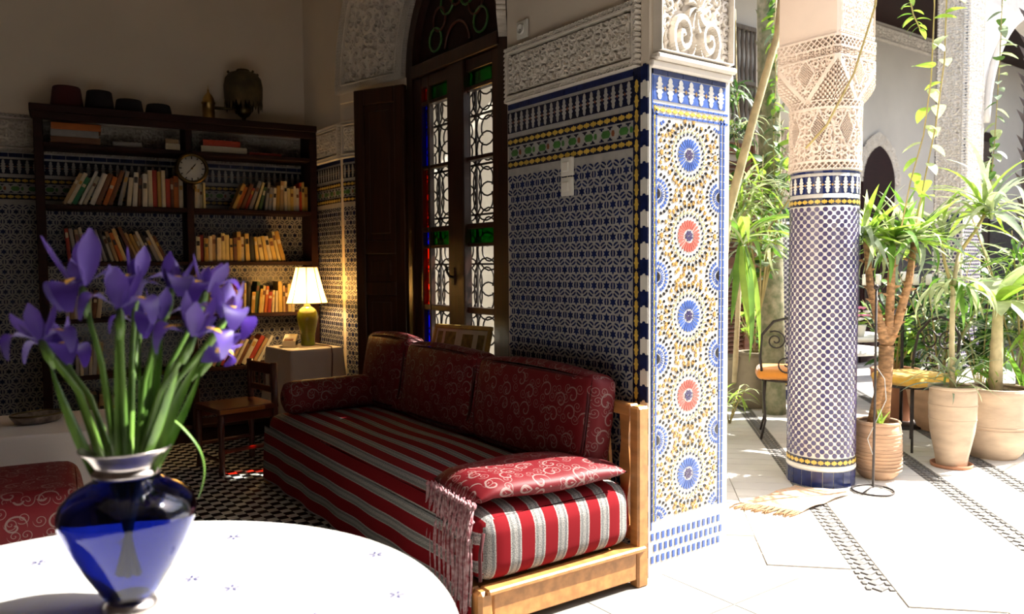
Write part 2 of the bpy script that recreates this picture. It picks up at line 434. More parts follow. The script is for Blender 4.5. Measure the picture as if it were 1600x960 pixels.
# ------------------------------------------------------------------ room shell
ZC = 3.9
struct(MB().box((-1.9, -2.8, ZC), (2.82, 6.95, ZC+.25)).build('ceiling', 'limewash'), 'plain plaster ceiling of the room')
struct(MB().box((-1.9, -2.8, 0), (-1.7, 6.95, ZC)).build('wall_left', 'tadelakt'), 'dark burnished plaster wall on the left of the room')
struct(MB().box((-1.7, -2.8, 0), (2.82, -2.6, ZC)).build('wall_front', 'tadelakt'), 'dark burnished plaster wall behind the viewer')
struct(MB().box((-1.7, 2.25, 0), (-.35, 2.45, ZC)).box((-.35, 2.25, 2.75), (2.324, 2.45, ZC)).build('wall_light_baffle', 'tadelakt'), 'unseen header and side pier added to keep light out of the salon')  # added out of view to cut light reaching the back of the room
bdir = Vector((-.9943, .1064)); bnor = Vector((-.1064, -.9943)); B0 = Vector((2.55, 6.215))
def bw(u, v, h): return (B0.x+bdir.x*u+bnor.x*h, B0.y+bdir.y*u+bnor.y*h, v)
wb = MB(); wb.prism(rect(-.1, 4.6, 0, ZC), bw, .0, 0)
q = [bw(-.1, 0, 0), bw(4.6, 0, 0), bw(4.6, 0, -.2), bw(-.1, 0, -.2)]
wb = MB().add([(x, y, 0) for x, y, z in q]+[(x, y, ZC) for x, y, z in q], [[0, 1, 2, 3], [4, 5, 6, 7], [0, 1, 5, 4], [1, 2, 6, 5], [2, 3, 7, 6], [3, 0, 4, 7]])
wbk = struct(wb.build('wall_back', 'limewash'), 'plastered back wall with tiled dado behind the bookcase')
dado(wbk, bw, .0, 3.1, singles=120, ok=lambda p: 1.2 < p.z and p.x > .3)
relief(wbk, 'plaster_frieze', bw, .0, 3.1, 2.10, 2.37, bandcarve(0, 3.1, 2.10, 2.37, .105), .024, .0055)
# right wall with the arched window recess
OY0, OY1, OS = 3.22, 5.51, 2.56
IY0, IY1, IS, IX = 3.62, 4.80, 2.58, 2.62
def arch(y0, y1, zs, R, n=14):
    yc = (y0+y1)/2; a = (y1-y0)/2; cl = y0+R; out = []
    e = math.acos((R-a)/R)
    for i in range(n+1):
        t = e*i/n; out.append((cl-R*math.cos(t), zs+R*math.sin(t)))
    return out+[(y0+y1-y, z) for y, z in out[-2::-1]]
xo = lambda y: 2.324+(y-OY0)/(OY1-OY0)*.126
OA = [(OY0, 0.)]+arch(OY0, OY1, OS, 1.13)+[(OY1, 0.)]
IA = [(IY0, 0.)]+arch(IY0, IY1, IS, .80)+[(IY1, 0.)]
n = len(OA)
wr = MB()
wr.box((2.324, 2.25, 0), (2.82, OY0, ZC)); wr.box((2.45, OY1, 0), (2.82, 6.95, ZC))
wr.add([(xo(y), y, z) for y, z in OA]+[(IX, y, z) for y, z in IA], [[i, i+1, n+i+1, n+i] for i in range(n-1)])
wr.add([(IX, y, z) for y, z in IA]+[(2.82, y, z) for y, z in IA], [[i, i+1, n+i+1, n+i] for i in range(n-1)])
wr.add([(xo(y), y, z) for y, z in OA[1:-1]]+[(xo(y), y, ZC) for y, z in OA[1:-1]], [[i, i+1, n-2+i+1, n-2+i] for i in range(n-3)])
wr.add([(2.82, y, z) for y, z in IA[1:-1]]+[(2.82, y, ZC) for y, z in IA[1:-1]], [[i, i+1, n-2+i+1, n-2+i] for i in range(n-3)])
wr.add([(2.82, OY0, 0), (2.82, IY0, 0), (2.82, IY0, ZC), (2.82, OY0, ZC)], [[0, 1, 2, 3]]); wr.add([(2.82, IY1, 0), (2.82, OY1, 0), (2.82, OY1, ZC), (2.82, IY1, ZC)], [[0, 1, 2, 3]])
wrt = struct(wr.build('wall_right', 'limewash', fix=False), 'thick tiled wall with arched window recess and mosaic pillar end')
wA = lambda u, v, h: (2.324-h, u, v)
dado(wrt, wA, 2.336, 3.212, singles=290, ok=lambda p: p.z > .75)
relief(wrt, 'plaster_frieze', wA, 2.295, 3.215, 2.10, 2.37, bandcarve(2.295, 3.215, 2.10, 2.37, .105), .030, .0040)
inlay(wrt, 'border_tiles', [(rect(2.294, 2.336, 0, 2.1), T['navy_black'])], wA, .004)
inlay(wrt, 'border_tiles', yellows(2.297, 2.333, .02, 2.055, .060, T['yellow_tile'], True), wA, .003, .004, singles=30, piece='border_tile')
# stepped navy and white corner blocks
cb = []
for i in range(32):
    z0 = .02+i*.065
    if z0+.065 > 2.1: break
    cb.append(([(2.2515, z0+.001), (2.262, z0+.001), (2.266, z0+.009), (2.278, z0+.009), (2.282, z0+.001), (2.292, z0+.001), (2.292, z0+.0645), (2.282, z0+.0645), (2.278, z0+.0725), (2.266, z0+.0725), (2.262, z0+.0645), (2.2515, z0+.0645)], T['navy'] if i % 2 else T['zellige_white']))
inlay(wrt, 'corner_tiles', cb, wA, .006, 0, singles=40, piece='corner_tile')
# far piece of the right wall and the splayed jamb
wC = lambda u, v, h: (2.45-h, u, v)
dado(wrt, wC, 5.53, 6.2)
relief(wrt, 'plaster_frieze', wC, 5.52, 6.2, 2.10, 2.37, bandcarve(5.52, 6.2, 2.10, 2.37, .105), .024, .0055)
jd = Vector((IX-2.45, IY1-OY1)); jl = jd.length; jd /= jl; jn = Vector((jd.y, -jd.x))
wJ = lambda u, v, h: (2.45+jd.x*u+jn.x*h, OY1+jd.y*u+jn.y*h, v)
dado(wrt, wJ, .02, jl-.02, singles=60, ok=lambda p: p.z > .7 and p.y > 5.2)
relief(wrt, 'plaster_frieze', wJ, .01, jl-.01, 2.10, 2.37, bandcarve(.01, jl-.01, 2.10, 2.37, .105), .024, .0045)
# carved plaster lining the arch: lofted from room edge to window edge
ao = np.array(arch(OY0, OY1, OS, 1.13, 60)); ai = np.array(arch(IY0, IY1, IS, .80, 60))
nn = len(ao); NU, NV = 820, 150
s = np.linspace(0, nn-1.001, NU); i0 = s.astype(int); fr = (s-i0)[:, None]
Po = ao[i0]*(1-fr)+ao[i0+1]*fr; Pi = ai[i0]*(1-fr)+ai[i0+1]*fr
wv = np.linspace(0, 1, NV)[:, None, None]
YZ = Po[None]*(1-wv)+Pi[None]*wv
Xx = (2.324+(Po[:, 0]-OY0)/(OY1-OY0)*.126)[None]*(1-wv[..., 0])+IX*wv[..., 0]
arc = np.concatenate([[0], np.cumsum(np.linalg.norm(np.diff((Po+Pi)/2, axis=0), axis=1))])
Ua = np.broadcast_to(arc[None], (NV, NU)); Va = np.broadcast_to(wv[..., 0]*.64, (NV, NU))
hh = bandcarve(0, arc[-1], 0, .64, .17, bw=.06, k=2.0)(Ua, Va)
P3_ = np.stack([Xx, YZ[..., 0], YZ[..., 1]], -1)
nd = np.cross(np.gradient(P3_, axis=0), np.gradient(P3_, axis=1)); nd /= np.linalg.norm(nd, axis=-1, keepdims=True)+1e-9
nd *= np.where(nd[..., :1] > 0, -1, 1)
npgrid('arch_plaster', P3_+nd*(.006+hh[..., None]*.048), 'plaster_carved', wrt)
lip = MB()
for (yy0, xx0, yy1, xx1) in ((OY1-.005, 2.45, IY1, IX),):
    lip.add([(xx0, yy0, 2.50), (xx1, yy1, 2.50), (xx1, yy1, 2.575), (xx0, yy0, 2.575), (xx0-.02, yy0-.03, 2.50), (xx1-.02, yy1-.03, 2.50), (xx1-.02, yy1-.03, 2.575), (xx0-.02, yy0-.03, 2.575)], [[0, 1, 2, 3], [4, 5, 6, 7], [0, 1, 5, 4], [3, 2, 6, 7], [0, 3, 7, 4], [1, 2, 6, 5]])
lip.build('plaster_ledge', 'limewash', wrt, world=True)
# socket and switches
for nm, y, z, lab in (('light_switch', 2.743, 1.745, 'square cream light switch on the tiled wall, upper of the pair'), ('light_switch', 2.743, 1.655, 'square cream light switch on the tiled wall, lower of the pair'), ('wall_socket', 3.074, 2.435, 'small white round socket high on the plaster beside the arch')):
    r = thing(nm, lab, 'switch' if nm[0] == 'l' else 'socket', (2.324, y, z))
    MB().box((-.020, -.042, -.042), (-.006, .042, .042), bev=.004).build('plate', 'white_paint', r)
    if nm[0] == 'l':
        MB().box((-.029, -.022, -.024), (-.019, .024, .022), bev=.005).build('rocker', 'white_paint', r)
    else:
        X = Matrix.Rotation(-PI/2, 4, 'Y')
        MB().lathe([(.026, 0), (.026, .012), (.020, .014), (.018, .004), (.001, .004)], 20, X=Matrix.Translation((-.018, 0, 0)) @ X).build('socket_ring', 'white_paint', r)
        for d in (-.009, .009): MB().box((-.023, d-.003, -.003), (-.0215, d+.003, .003)).build('socket_hole', 'iron', r)
# ------------------------------------------------------------------ mosaic pillar front (plane y = 2.25)
pf = lambda u, v, h: (u, 2.25-h, v)
MB().prism(rect(2.324, 2.82, 0, 2.10), pf, .002).build('pillar_bed', 'zellige_white', wrt, world=True, fix=False)
MB().box((2.318, 2.225, 2.088), (2.822, 2.25, 2.118), bev=.006).build('pillar_moulding', 'plaster_carved', wrt, world=True)
MB().box((2.330, 2.205, 2.118), (2.822, 2.25, 2.145), bev=.008).build('pillar_moulding', 'plaster_carved', wrt, world=True)
inlay(wrt, 'pillar_band', [(rect(2.345, 2.79, 1.965, 2.062), T['cobalt_tile']), (rect(2.336, 2.342, .2, 2.085), T['cobalt_tile'])]+[(rect(2.336+i*.0913, 2.336+(i+1)*.0913-.002, 2.066, 2.086), T['navy']) for i in range(5)], pf, .003, .002)
inlay(wrt, 'pillar_merlons', merlons(2.347, 2.788, 1.967, 2.060, .063, T['zellige_white'], T['ochre_tile']), pf, .002, .005, singles=20, piece='merlon_tile')
pb = []
for (a, b) in ((2.3365, 2.3455), (2.357, 2.366), (2.757, 2.766), (2.778, 2.787)):
    k = 0; z0 = .235
    while z0 < 1.93: pb.append((rect(a, b, z0, z0+.031), T['cobalt_tile'])); z0 += .0339
for a in (1.903, 1.942):
    u = 2.338
    while u < 2.78: pb.append((rect(u, u+.029, a, a+.009), T['cobalt_tile'])); u += .0339
pb += yellows(2.347, 2.357, .235, 1.95, .034, T['yellow_tile'], True)+yellows(2.345, 2.78, 1.913, 1.940, .036, T['yellow_tile'])
for r_ in range(3):
    for i in range(14): pb.append((rect(2.338+i*.032+(r_ % 2)*.016, 2.338+i*.032+(r_ % 2)*.016+.015, .06+r_*.048, .06+r_*.048+.030), T['cobalt_tile']))
inlay(wrt, 'pillar_border', pb, pf, .003, .002)
ros = [(2.560, 1.757, 'cobalt_tile'), (2.561, 1.419, 'red_tile'), (2.562, 1.081, 'cobalt_tile'), (2.563, .742, 'red_tile'), (2.564, .404, 'cobalt_tile')]
petals = []; dots = []; rest = []
for cx, cz, colr in ros:
    for i in range(24):
        a = 2*PI*(i+.5)/24
        petals.append((xf([(.030, -.0016), (.058, -.0056), (.0655, -.0050), (.069, 0), (.0655, .0050), (.058, .0056), (.030, .0016)], cx, cz, a), T[colr]))
        rest.append((xf(starpoly(0, 0, .0065, .003, 4), cx+.086*math.cos(a), cz+.086*math.sin(a), a), T['navy_black']))
        rest.append((xf([(.0925, -.004), (.101, -.010), (.105, 0), (.101, .010), (.0925, .004), (.096, 0)], cx, cz, a+PI/24), T['lime_tile']))
    for i in range(8): rest.append((xf([(.004, -.001), (.019, -.0065), (.024, 0), (.019, .0065), (.004, .001)], cx, cz, 2*PI*(i+.5)/8), T['plum_tile']))
    for i in range(32):
        a = 2*PI*i/32; rr = .1195+(.006 if i % 2 else 0)
        dots.append((xf([(-.0085, 0), (-.002, -.0066), (.0055, -.005), (.0085, 0), (.0055, .005), (-.002, .0066)], cx+rr*math.cos(a), cz+rr*math.sin(a), a), T['black_tile']))
    for i in range(16):
        a = 2*PI*(i+.5)/16; X_, Z_ = cx+.140*math.cos(a), cz+.140*math.sin(a)*1.0
        if abs(X_-cx) < .18: rest.append((starpoly(X_, Z_, .0125, .0062, 5, a), T['ochre_tile']))
    for sx in (-1, 1):
        X_ = cx+sx*.166
        rest.append((starpoly(X_, cz, .014, .007, 8), T['ochre_tile']))
        for i in range(8): rest.append((xf([(.018, 0), (.023, -.004), (.028, 0), (.023, .004)], X_, cz, 2*PI*i/8), T['black_tile']))
for k in range(6):
    zm = 1.926-k*.3385
    for side in (-1, 1):
        ex = 2.369 if side < 0 else 2.755
        lo, hi = (1.57*1, 4.71)
        for i in range(24):
            a = 2*PI*i/24
            if math.cos(a)*side > -.05: continue
            def inside(p): return all(.238 < y < 1.898 and 2.368 < x < 2.756 for x, y in p)
            for pl, c in ((xf([(.024, -.0012), (.038, -.0028), (.042, 0), (.038, .0028), (.024, .0012)], ex, zm, a), 'cobalt_tile'), (xf([(.050, -.0038), (.061, -.0052), (.065, 0), (.061, .0052), (.050, .0038)], ex, zm, a+PI/24), 'cobalt_tile')):
                if inside(pl): rest.append((pl, T[c]))
            d = xf([(-.008, 0), (-.002, -.006), (.005, -.0048), (.008, 0), (.005, .0048), (-.002, .006)], ex+.081*math.cos(a), zm+.081*math.sin(a), a)
            if i % 2 == 0 or True:
                if inside(d): rest.append((d, T['black_tile']))
        hc = [(x, y) for x, y in ngon(ex, zm, .0165, 12, 0, 1.25) if (x-ex)*side <= .0001 and .238 < y < 1.898]
        if len(hc) > 2:
            hc.sort(key=lambda p: p[1]); rest.append((hc, T['black_tile']))
    if k == 0 or k == 5: continue
    cx = 2.562
    for a in (0, PI/2, PI, -PI/2):
        rest.append((xf([(.006, -.003), (.013, -.008), (.022, 0), (.013, .008), (.006, .003)], cx, zm, a), T['black_tile']))
        rest.append((starpoly(cx+.047*math.cos(a), zm+.040*math.sin(a), .012, .006, 5, a), T['ochre_tile']))
    for sx in (-1, 1):
        for sz in (-1, 1): rest.append((starpoly(cx+sx*.030, zm+sz*.024, .008, .004, 5), T['ochre_tile'])); rest.append((starpoly(cx+sx*.078, zm+sz*.020, .010, .005, 5), T['ochre_tile']))
gx = 0
for j in range(76):
    for i in range(18):
        X_ = 2.378+i*.0219+(j % 2)*.011; Z_ = .25+j*.0219
        if X_ > 2.746 or Z_ > 1.885: continue
        if min(math.hypot(X_-c[0], Z_-c[1]) for c in ros) < .139: continue
        if any(min(math.hypot(X_-2.369, Z_-(1.926-k*.3385)), math.hypot(X_-2.755, Z_-(1.926-k*.3385))) < .099 for k in range(6)): continue
        if any(abs(sum(x for x, y in p)/len(p)-X_) < .013 and abs(sum(y for x, y in p)/len(p)-Z_) < .013 for p, c in rest): continue
        gx += 1
        rest.append((starpoly(X_, Z_, .0105, .0052, 5, j*.7+i), T['ochre_tile']) if (i+j) % 3 else (ngon(X_, Z_, .0068, 6), T['black_tile']))
for cx, cz, colr in ros:
    for i in range(32):
        a = 2*PI*(i+.5)/32; rest.append((xf([(.1085, -.0035), (.1125, 0), (.1085, .0035), (.104, 0)], cx, cz, a), T['ochre_tile']))
        rest.append((xf([(.131, -.004), (.137, 0), (.131, .004), (.128, 0)], cx, cz, 2*PI*i/32), T['ochre_tile']))
inlay(wrt, 'petal_tiles', petals, pf, .003, .002, singles=130, piece='petal_tile')
inlay(wrt, 'ring_tiles', dots, pf, .003, .002, singles=165, piece='ring_tile')
inlay(wrt, 'rosette_tiles', rest, pf, .003, .002)
# carved capital of the pillar: a shell flanked by volutes
def cap_h(U, V):
    x = (U-2.565)/.20; y = (V-2.165)/.30
    h = carve(U-2.565, V-2.20, .115, k=2.6)*.55
    ax = np.abs(x); dx = ax-.40; dy = y-.22; r = np.sqrt(dx*dx+dy*dy); th = np.arctan2(dy, -dx)
    vol = sstep(-.2, .3, np.cos(2*PI*r*5.2-th)); h = np.where(r < .36, .35+.65*vol, h)
    lob = np.sqrt(x*x+((y-.62)/1.1)**2); h = np.where(lob < .30, .45+.55*sstep(-.1, .4, np.cos(9*np.arctan2(x, y-.62)+lob*18)), h)
    fr = np.minimum(np.minimum(U-2.345, 2.80-U), V-2.150); h = np.where(fr < .012, 1.0, h)
    h = np.where(y > 1.25, .9*(lattice(U, V, .05) > .4), h)
    return h
relief(wrt, 'pillar_capital', pf, 2.345, 2.80, 2.150, 2.95, cap_h, .045, .0042)
# ------------------------------------------------------------------ window
win = struct(bpy.data.objects.new('window_1', None), 'tall arched window of dark wood with coloured panes'); COL.objects.link(win); win.location = (2.65, 4.21, 0)
def wbox(name, y0, y1, z0, z1, x0=2.625, x1=2.668, mat='dark_wood', bev=.006, parent=win):
    return MB().box((x0, y0, z0), (x1, y1, z1), bev=bev).build(name, mat, parent, world=True)
fr_ = MB()
IA2 = [(IY0+.09, 0.)]+arch(IY0+.09, IY1-.09, IS+.03, .68)+[(IY1-.09, 0.)]
IA1 = [(IY0, 0.)]+arch(IY0, IY1, IS, .80)+[(IY1, 0.)]
k = len(IA1)
vs = [(x, y, z) for x, A in ((2.61, IA1), (2.61, IA2), (2.675, IA2), (2.675, IA1)) for y, z in A]
fs = []
for r in range(4):
    for i in range(k-1): fs.append([r*k+i, r*k+i+1, ((r+1) % 4)*k+i+1, ((r+1) % 4)*k+i])
fr_.add(vs, fs).build('window_frame', 'dark_wood', win, world=True)
wbox('transom', 3.70, 4.71, 2.55, 2.635, 2.60, 2.70)
wbox('mullion', 4.075, 4.262, .05, 2.55, 2.605, 2.665)
wbox('sash_stile', 3.70, 3.794, .05, 2.55, mat='door_wood'); wbox('sash_stile', 4.62, 4.715, .05, 2.55); wbox('sash_stile', 4.524, 4.545, .05, 2.55, mat='door_wood')
wbox('window_board', 3.70, 4.72, .05, .58, 2.63, 2.68)
rows = [(2.385, 2.475, 'green_glass'), (1.963, 2.36, 'clear_glass'), (1.558, 1.94, 'clear_glass'), (1.437, 1.525, 'green_glass'), (1.045, 1.417, 'clear_glass'), (.60, 1.007, 'clear_glass')]
side = ['red_glass', 'blue_glass', 'red_glass', 'blue_glass', 'red_glass', 'blue_glass']
for y0, y1 in ((3.794, 4.075), (4.262, 4.524), (4.545, 4.62)):
    prev = 2.55
    for ri, (z0, z1, g) in enumerate(rows):
        wbox('glazing_bar', y0, y1, z1, prev, 2.63, 2.68, 'dark_wood', .004)
        m_ = g if y1 < 4.6 else side[ri]
        MB().box((2.652, y0, z0), (2.657, y1, z1)).build('pane', m_, win, world=True)
        prev = z0
    wbox('glazing_bar', y0, y1, .58, .60, 2.63, 2.68, 'dark_wood', .004)
hnd = MB(); hnd.tube([(2.60, 4.20, 1.23), (2.575, 4.20, 1.235), (2.565, 4.21, 1.26), (2.568, 4.23, 1.30)], .009, 8); hnd.box((2.598, 4.185, 1.18), (2.606, 4.215, 1.29))
hnd.build('window_handle', 'iron', win, world=True)
# fanlight with tracery
fan = MB(); A_ = arch(3.71, 4.71, 2.62, .68)
fan.add([(2.665, y, z) for y, z in A_]+[(2.68, y, z) for y, z in A_], [list(range(len(A_))), list(range(len(A_), 2*len(A_)))]).build('fanlight_panel', 'bookcase_wood', win, world=True)
for i in range(7):
    a = PI*(i+.5)/7; c = (4.21+.27*math.cos(a), 2.70+.27*math.sin(a)*1.1)
    MB().tube([(2.655, c[0]+.075*math.cos(t), c[1]+.075*math.sin(t)) for t in np.linspace(0, 2*PI, 15)[:-1]], .008, 5, closed=True).build('tracery_ring', 'red_wood' if i % 2 else 'green_tile', win, world=True)
MB().tube([(2.655, 4.21+.14*math.cos(t), 2.68+.14*math.sin(t)) for t in np.linspace(0, PI, 14)], .01, 5).build('tracery_arc', 'red_wood', win, world=True)
wbox('window_sill', 3.36, 4.76, .665, .70, 2.33, 2.62, 'dark_wood')
# wrought iron grille outside the glass
gr = thing('window_grille', 'black wrought iron scroll grille outside the arched window glass', 'grille', (2.705, 4.21, .3))
def scroll_pts(h, w_, turns=1.6, n=26):
    out = []
    for i in range(n+1):
        t = i/n; a = turns*2*PI*(1-t); r = .02*w_/.06+(.45*w_)*(t**1.3)
        out.append((0, w_*.5-r*math.cos(a), h*.30-r*math.sin(a)))
    up = [(0, y, h-z) for _, y, z in out]
    return out+up[::-1]
scm = None
for j in range(7):
    for i in range(5):
        y = 3.64+i*.222; z = .40+j*.305
        if scm is None:
            scr = MB().tube(scroll_pts(.295, .19), .0055, 5).build('scroll', 'iron', gr); scm = scr
        else: scr = scm.copy(); COL.objects.link(scr); scr.parent = gr
        f = -1 if (i+j) % 2 else 1
        scr.location = (0, y-4.21+(.0 if f > 0 else .20), z-.3); scr.scale = (1, f, 1)
for i in range(6): MB().box((-.006, 3.635+i*.222-4.21-.005, .05), (.006, 3.635+i*.222-4.21+.005, 2.3)).build('upright_bar', 'iron', gr)
for z in (.395, .70, 1.005, 1.31, 1.615, 1.92, 2.225, 2.53): MB().box((-.008, -.57, z-.306), (.008, .57, z-.294)).build('cross_bar', 'iron', gr)
# shutter leaf folded back into the recess
hx = Vector((2.60, 4.765)); fx = Vector((2.415, 5.155)); dv = fx-hx; LW = dv.length
leaf = thing('window_shutter', 'dark brown panelled wooden shutter leaf folded open beside the window', 'shutter', (hx.x, hx.y, .04), math.atan2(dv.y, dv.x))
LT = .042; LH = 2.485
def lb(name, x0, x1, z0, z1, y0=0., y1=LT, mat='door_wood', bev=.006): return MB().box((x0, y0, z0), (x1, y1, z1), bev=bev).build(name, mat, leaf)
lb('stile', 0, .085, 0, LH); lb('stile', LW-.085, LW, 0, LH)
zs_ = [0, .16, 1.06, 1.15, 1.345, 1.44, LH-.11, LH]
for a, b in ((0, .16), (1.06, 1.15), (1.345, 1.44), (LH-.11, LH)): lb('rail', .085, LW-.085, a, b)
for a, b in ((.16, 1.06), (1.15, 1.345), (1.44, LH-.11)):
    lb('panel', .085, LW-.085, a, b, .012, LT-.012)
    lb('raised_field', .125, LW-.125, a+.04, b-.04, -.0 if False else .004, LT-.004, bev=.012)
# ------------------------------------------------------------------ framed print on the sill
M('gilt', (.52, .33, .08), .4, var=(20, .3))
pic = thing('framed_print', 'gold framed sheet of small pictures leaning on the window behind the cushions', 'picture', (2.39, 3.85, .70), 0)
X = Matrix.Rotation(math.radians(14), 4, 'Y') @ Matrix.Rotation(math.radians(-1.5), 4, 'X')
PW, PH = .60, .262
for nm, lo, hi in (('frame_rail', (-.012, -PW/2, 0), (.012, PW/2, .026)), ('frame_rail', (-.012, -PW/2, PH-.026), (.012, PW/2, PH)), ('frame_stile', (-.012, -PW/2, .026), (.012, -PW/2+.026, PH-.026)), ('frame_stile', (-.012, PW/2-.026, .026), (.012, PW/2, PH-.026))):
    MB().box(lo, hi, X=X, bev=.005).build(nm, 'gilt', pic)
MB().box((-.002, -PW/2+.02, .02), (.006, PW/2-.02, PH-.02), X=X).build('mount', 'paper', pic)
M('print_olive', (.30, .22, .06), .8, var=(30, .6)); M('print_tan', (.38, .30, .17), .8, var=(40, .4))
for y0, y1, z0, z1, m_ in ((.20, .255, .05, .22, 'print_olive'), (.055, .17, .13, .22, 'print_olive'), (-.13, -.02, .12, .21, 'print_olive'), (-.245, -.18, .05, .21, 'print_olive'), (.06, .17, .05, .115, 'print_tan'), (-.13, -.02, .045, .105, 'print_tan')):
    MB().box((-.0035, y0, z0), (-.0015, y1, z1), X=X).build('printed_picture', m_, pic)
# ------------------------------------------------------------------ bookcase
ex = Vector((.9943, -.1064)); ey = Vector((.1064, .9943)); BZ = math.atan2(ex.y, ex.x)
BL = Vector((.535, 6.137)); BW_, BD, BH = 1.905, .272, 2.40
bc = thing('bookcase', 'tall dark red wooden open bookcase against the tiled back wall', 'bookcase', (BL.x, BL.y, 0), BZ)
def bb(name, u0, u1, d0, d1, z0, z1, bev=.004): return MB().box((u0, d0, z0), (u1, d1, z1), bev=bev).build(name, 'bookcase_wood', bc)
bb('side_panel', 0, .055, 0, BD, 0, BH-.05); bb('side_panel', BW_-.055, BW_, 0, BD, 0, BH-.05); bb('divider', .942, .990, 0, BD, .1, BH-.05)
bb('top_board', -.02, BW_+.0, -.02, BD, BH-.05, BH); bb('cornice', -.01, BW_-.005, -.012, .02, BH-.10, BH-.05); bb('plinth', .055, BW_-.055, .02, BD-.02, 0, .1)
SH = [2.15, 1.735, 1.345, .95, .555, .135]
for z in SH:
    bb('shelf', .055, .942, .004, BD, z-.03, z); bb('shelf', .990, BW_-.055, .004, BD, z-.03, z)
def bpt(u, d, z): p = BL+ex*u+ey*d; return Vector((p.x, p.y, z))
BC = {'cream': (.62, .55, .40), 'white': (.66, .63, .56), 'yellow': (.60, .42, .12), 'ochre': (.45, .27, .06), 'orange': (.50, .13, .02), 'red': (.36, .035, .02), 'brown': (.16, .06, .025), 'green': (.01, .16, .07), 'dark blue': (.02, .03, .14), 'grey': (.28, .27, .27), 'tan': (.42, .28, .14), 'black': (.02, .018, .016), 'dark green': (.04, .09, .04), 'pale yellow': (.64, .54, .26), 'scarlet': (.55, .055, .02)}
for k_, c in BC.items(): M('book_'+k_, c, .6, var=(20, .18))
BOOKMESH = {}
def book_mesh(t, h, d, colr):
    key = (round(t, 3), round(h, 3), round(d, 3), colr)
    if key in BOOKMESH: return BOOKMESH[key]
    c = MB(); cv = .0025
    # cover: two boards and a rounded spine; x = thickness, y = depth, z = height, spine at y=0
    c.box((0, .004, 0), (cv, d, h)); c.box((t-cv, .004, 0), (t, d, h))
    sp = [(0, .004), (t*.12, .0012), (t*.5, 0), (t*.88, .0012), (t, .004)]; n_ = len(sp)
    v = [(x, y, z) for z in (0, h) for x, y in sp]+[(x, y+.003, z) for z in (0, h) for x, y in sp]
    f = [[i, i+1, n_+i+1, n_+i] for i in range(n_-1)]+[[2*n_+i, 3*n_+i, 3*n_+i+1, 2*n_+i+1] for i in range(n_-1)]+[[n_+i, n_+i+1, 3*n_+i+1, 3*n_+i] for i in range(n_-1)]+[[i, 2*n_+i, 2*n_+i+1, i+1] for i in range(n_-1)]
    c.add(v, f)
    c1 = c; p = MB().box((cv, .006, .003), (t-cv, d-.003, h-.003))
    BOOKMESH[key] = (c1, p); return BOOKMESH[key]
ORD = ['first', 'second', 'third', 'fourth', 'fifth', 'sixth', 'seventh', 'eighth', 'ninth', 'tenth', 'eleventh', 'twelfth', 'thirteenth', 'fourteenth', 'fifteenth', 'sixteenth', 'seventeenth', 'eighteenth', 'nineteenth', 'twentieth', 'twenty-first', 'twenty-second', 'twenty-third', 'twenty-fourth', 'twenty-fifth', 'twenty-sixth', 'twenty-seventh', 'twenty-eighth']
def put_book(loc, rot, t, h, d, colr, label, group, title=True):
    c, p = book_mesh(t, h, d, colr)
    o = c.build('book', 'book_'+colr); tag(o, label, 'book', group)
    p.build('pages', 'paper', o, fix=False)
    o.location = loc; o.rotation_euler = rot
    if title and t > .017 and random.random() < .6:
        z0 = h*random.uniform(.55, .72)
        MB().box((t*.14, -.0006, z0), (t*.86, .001, z0+h*random.uniform(.1, .2))).build('spine_label', random.choice(['book_cream', 'book_brown', 'book_black', 'book_ochre']), o, fix=False)
    return o
def row(u, z, books, place, d0=.02, umax=None):
    """books: (thickness, height, colour, lean degrees; + leans to the right)"""
    umax = umax or (.938 if u < .94 else 1.845)
    for i, (t, h, c, a) in enumerate(books):
        if u+t+max(0, h*math.tan(math.radians(a))) > umax: break
        a = math.radians(a); th = abs(a)
        lean = '' if abs(a) < .03 else (' leaning right' if a > 0 else ' leaning left')
        size = 'thin' if t < .019 else ('thick' if t > .032 else 'slim')
        d = min(.2, h*.72)
        lab = f'{size} {c} book{lean}, {ORD[i]} from the left {place}'
        # tilt about the depth axis; pivot at the corner that stays on the shelf
        if a >= 0:
            px = u+t/math.cos(a) if a > 0 else u+t
            R = Matrix.Rotation(BZ, 4, 'Z') @ Matrix.Rotation(a, 4, 'Y')
            piv = bpt(u+t*math.cos(a), d0+random.uniform(0, .02), z+.0005); off = R @ Vector((t, 0, 0))
        else:
            R = Matrix.Rotation(BZ, 4, 'Z') @ Matrix.Rotation(a, 4, 'Y')
            piv = bpt(u+h*math.sin(th)*0, d0+random.uniform(0, .02), z+.0005); off = Vector((0, 0, 0))
        put_book(piv-off, R.to_euler(), t, h, d, c, lab, 'books on the bookcase shelves')
        nx = books[i+1] if i+1 < len(books) else None
        step = t/math.cos(a)
        if nx:
            b2 = math.radians(nx[3]); hm = min(h, nx[1])
            if a > 0 or b2 > 0: step += max(0, hm*(math.tan(max(a, 0))-math.tan(max(b2, 0))))
            if a < 0 or b2 < 0: step += max(0, hm*(math.tan(max(-b2, 0))-math.tan(max(-a, 0))))
        u += step+.0008
    return u
r_ = random.Random(3)
def jig(cols, leans, hs=(.19, .23), ts=(.014, .03)):
    return [(round(r_.uniform(*ts), 3), round(r_.uniform(*hs), 3), c, a) for c, a in zip(cols, leans)]
row(.155, SH[1], jig(['tan', 'cream', 'green', 'white', 'cream', 'white', 'brown', 'orange', 'brown', 'grey', 'cream', 'white', 'brown', 'white', 'cream', 'red', 'ochre', 'cream', 'red', 'brown', 'orange', 'cream', 'white', 'dark blue', 'white'], [27, 27, 27, 26, 25, 22, 22, 20, 20, 14, 6, 4, 3, 1.5, 0, 0, 0, 0, 0, 0, 0, 0, 0, 0, 0], (.20, .27), (.02, .034)), 'on the upper left shelf')
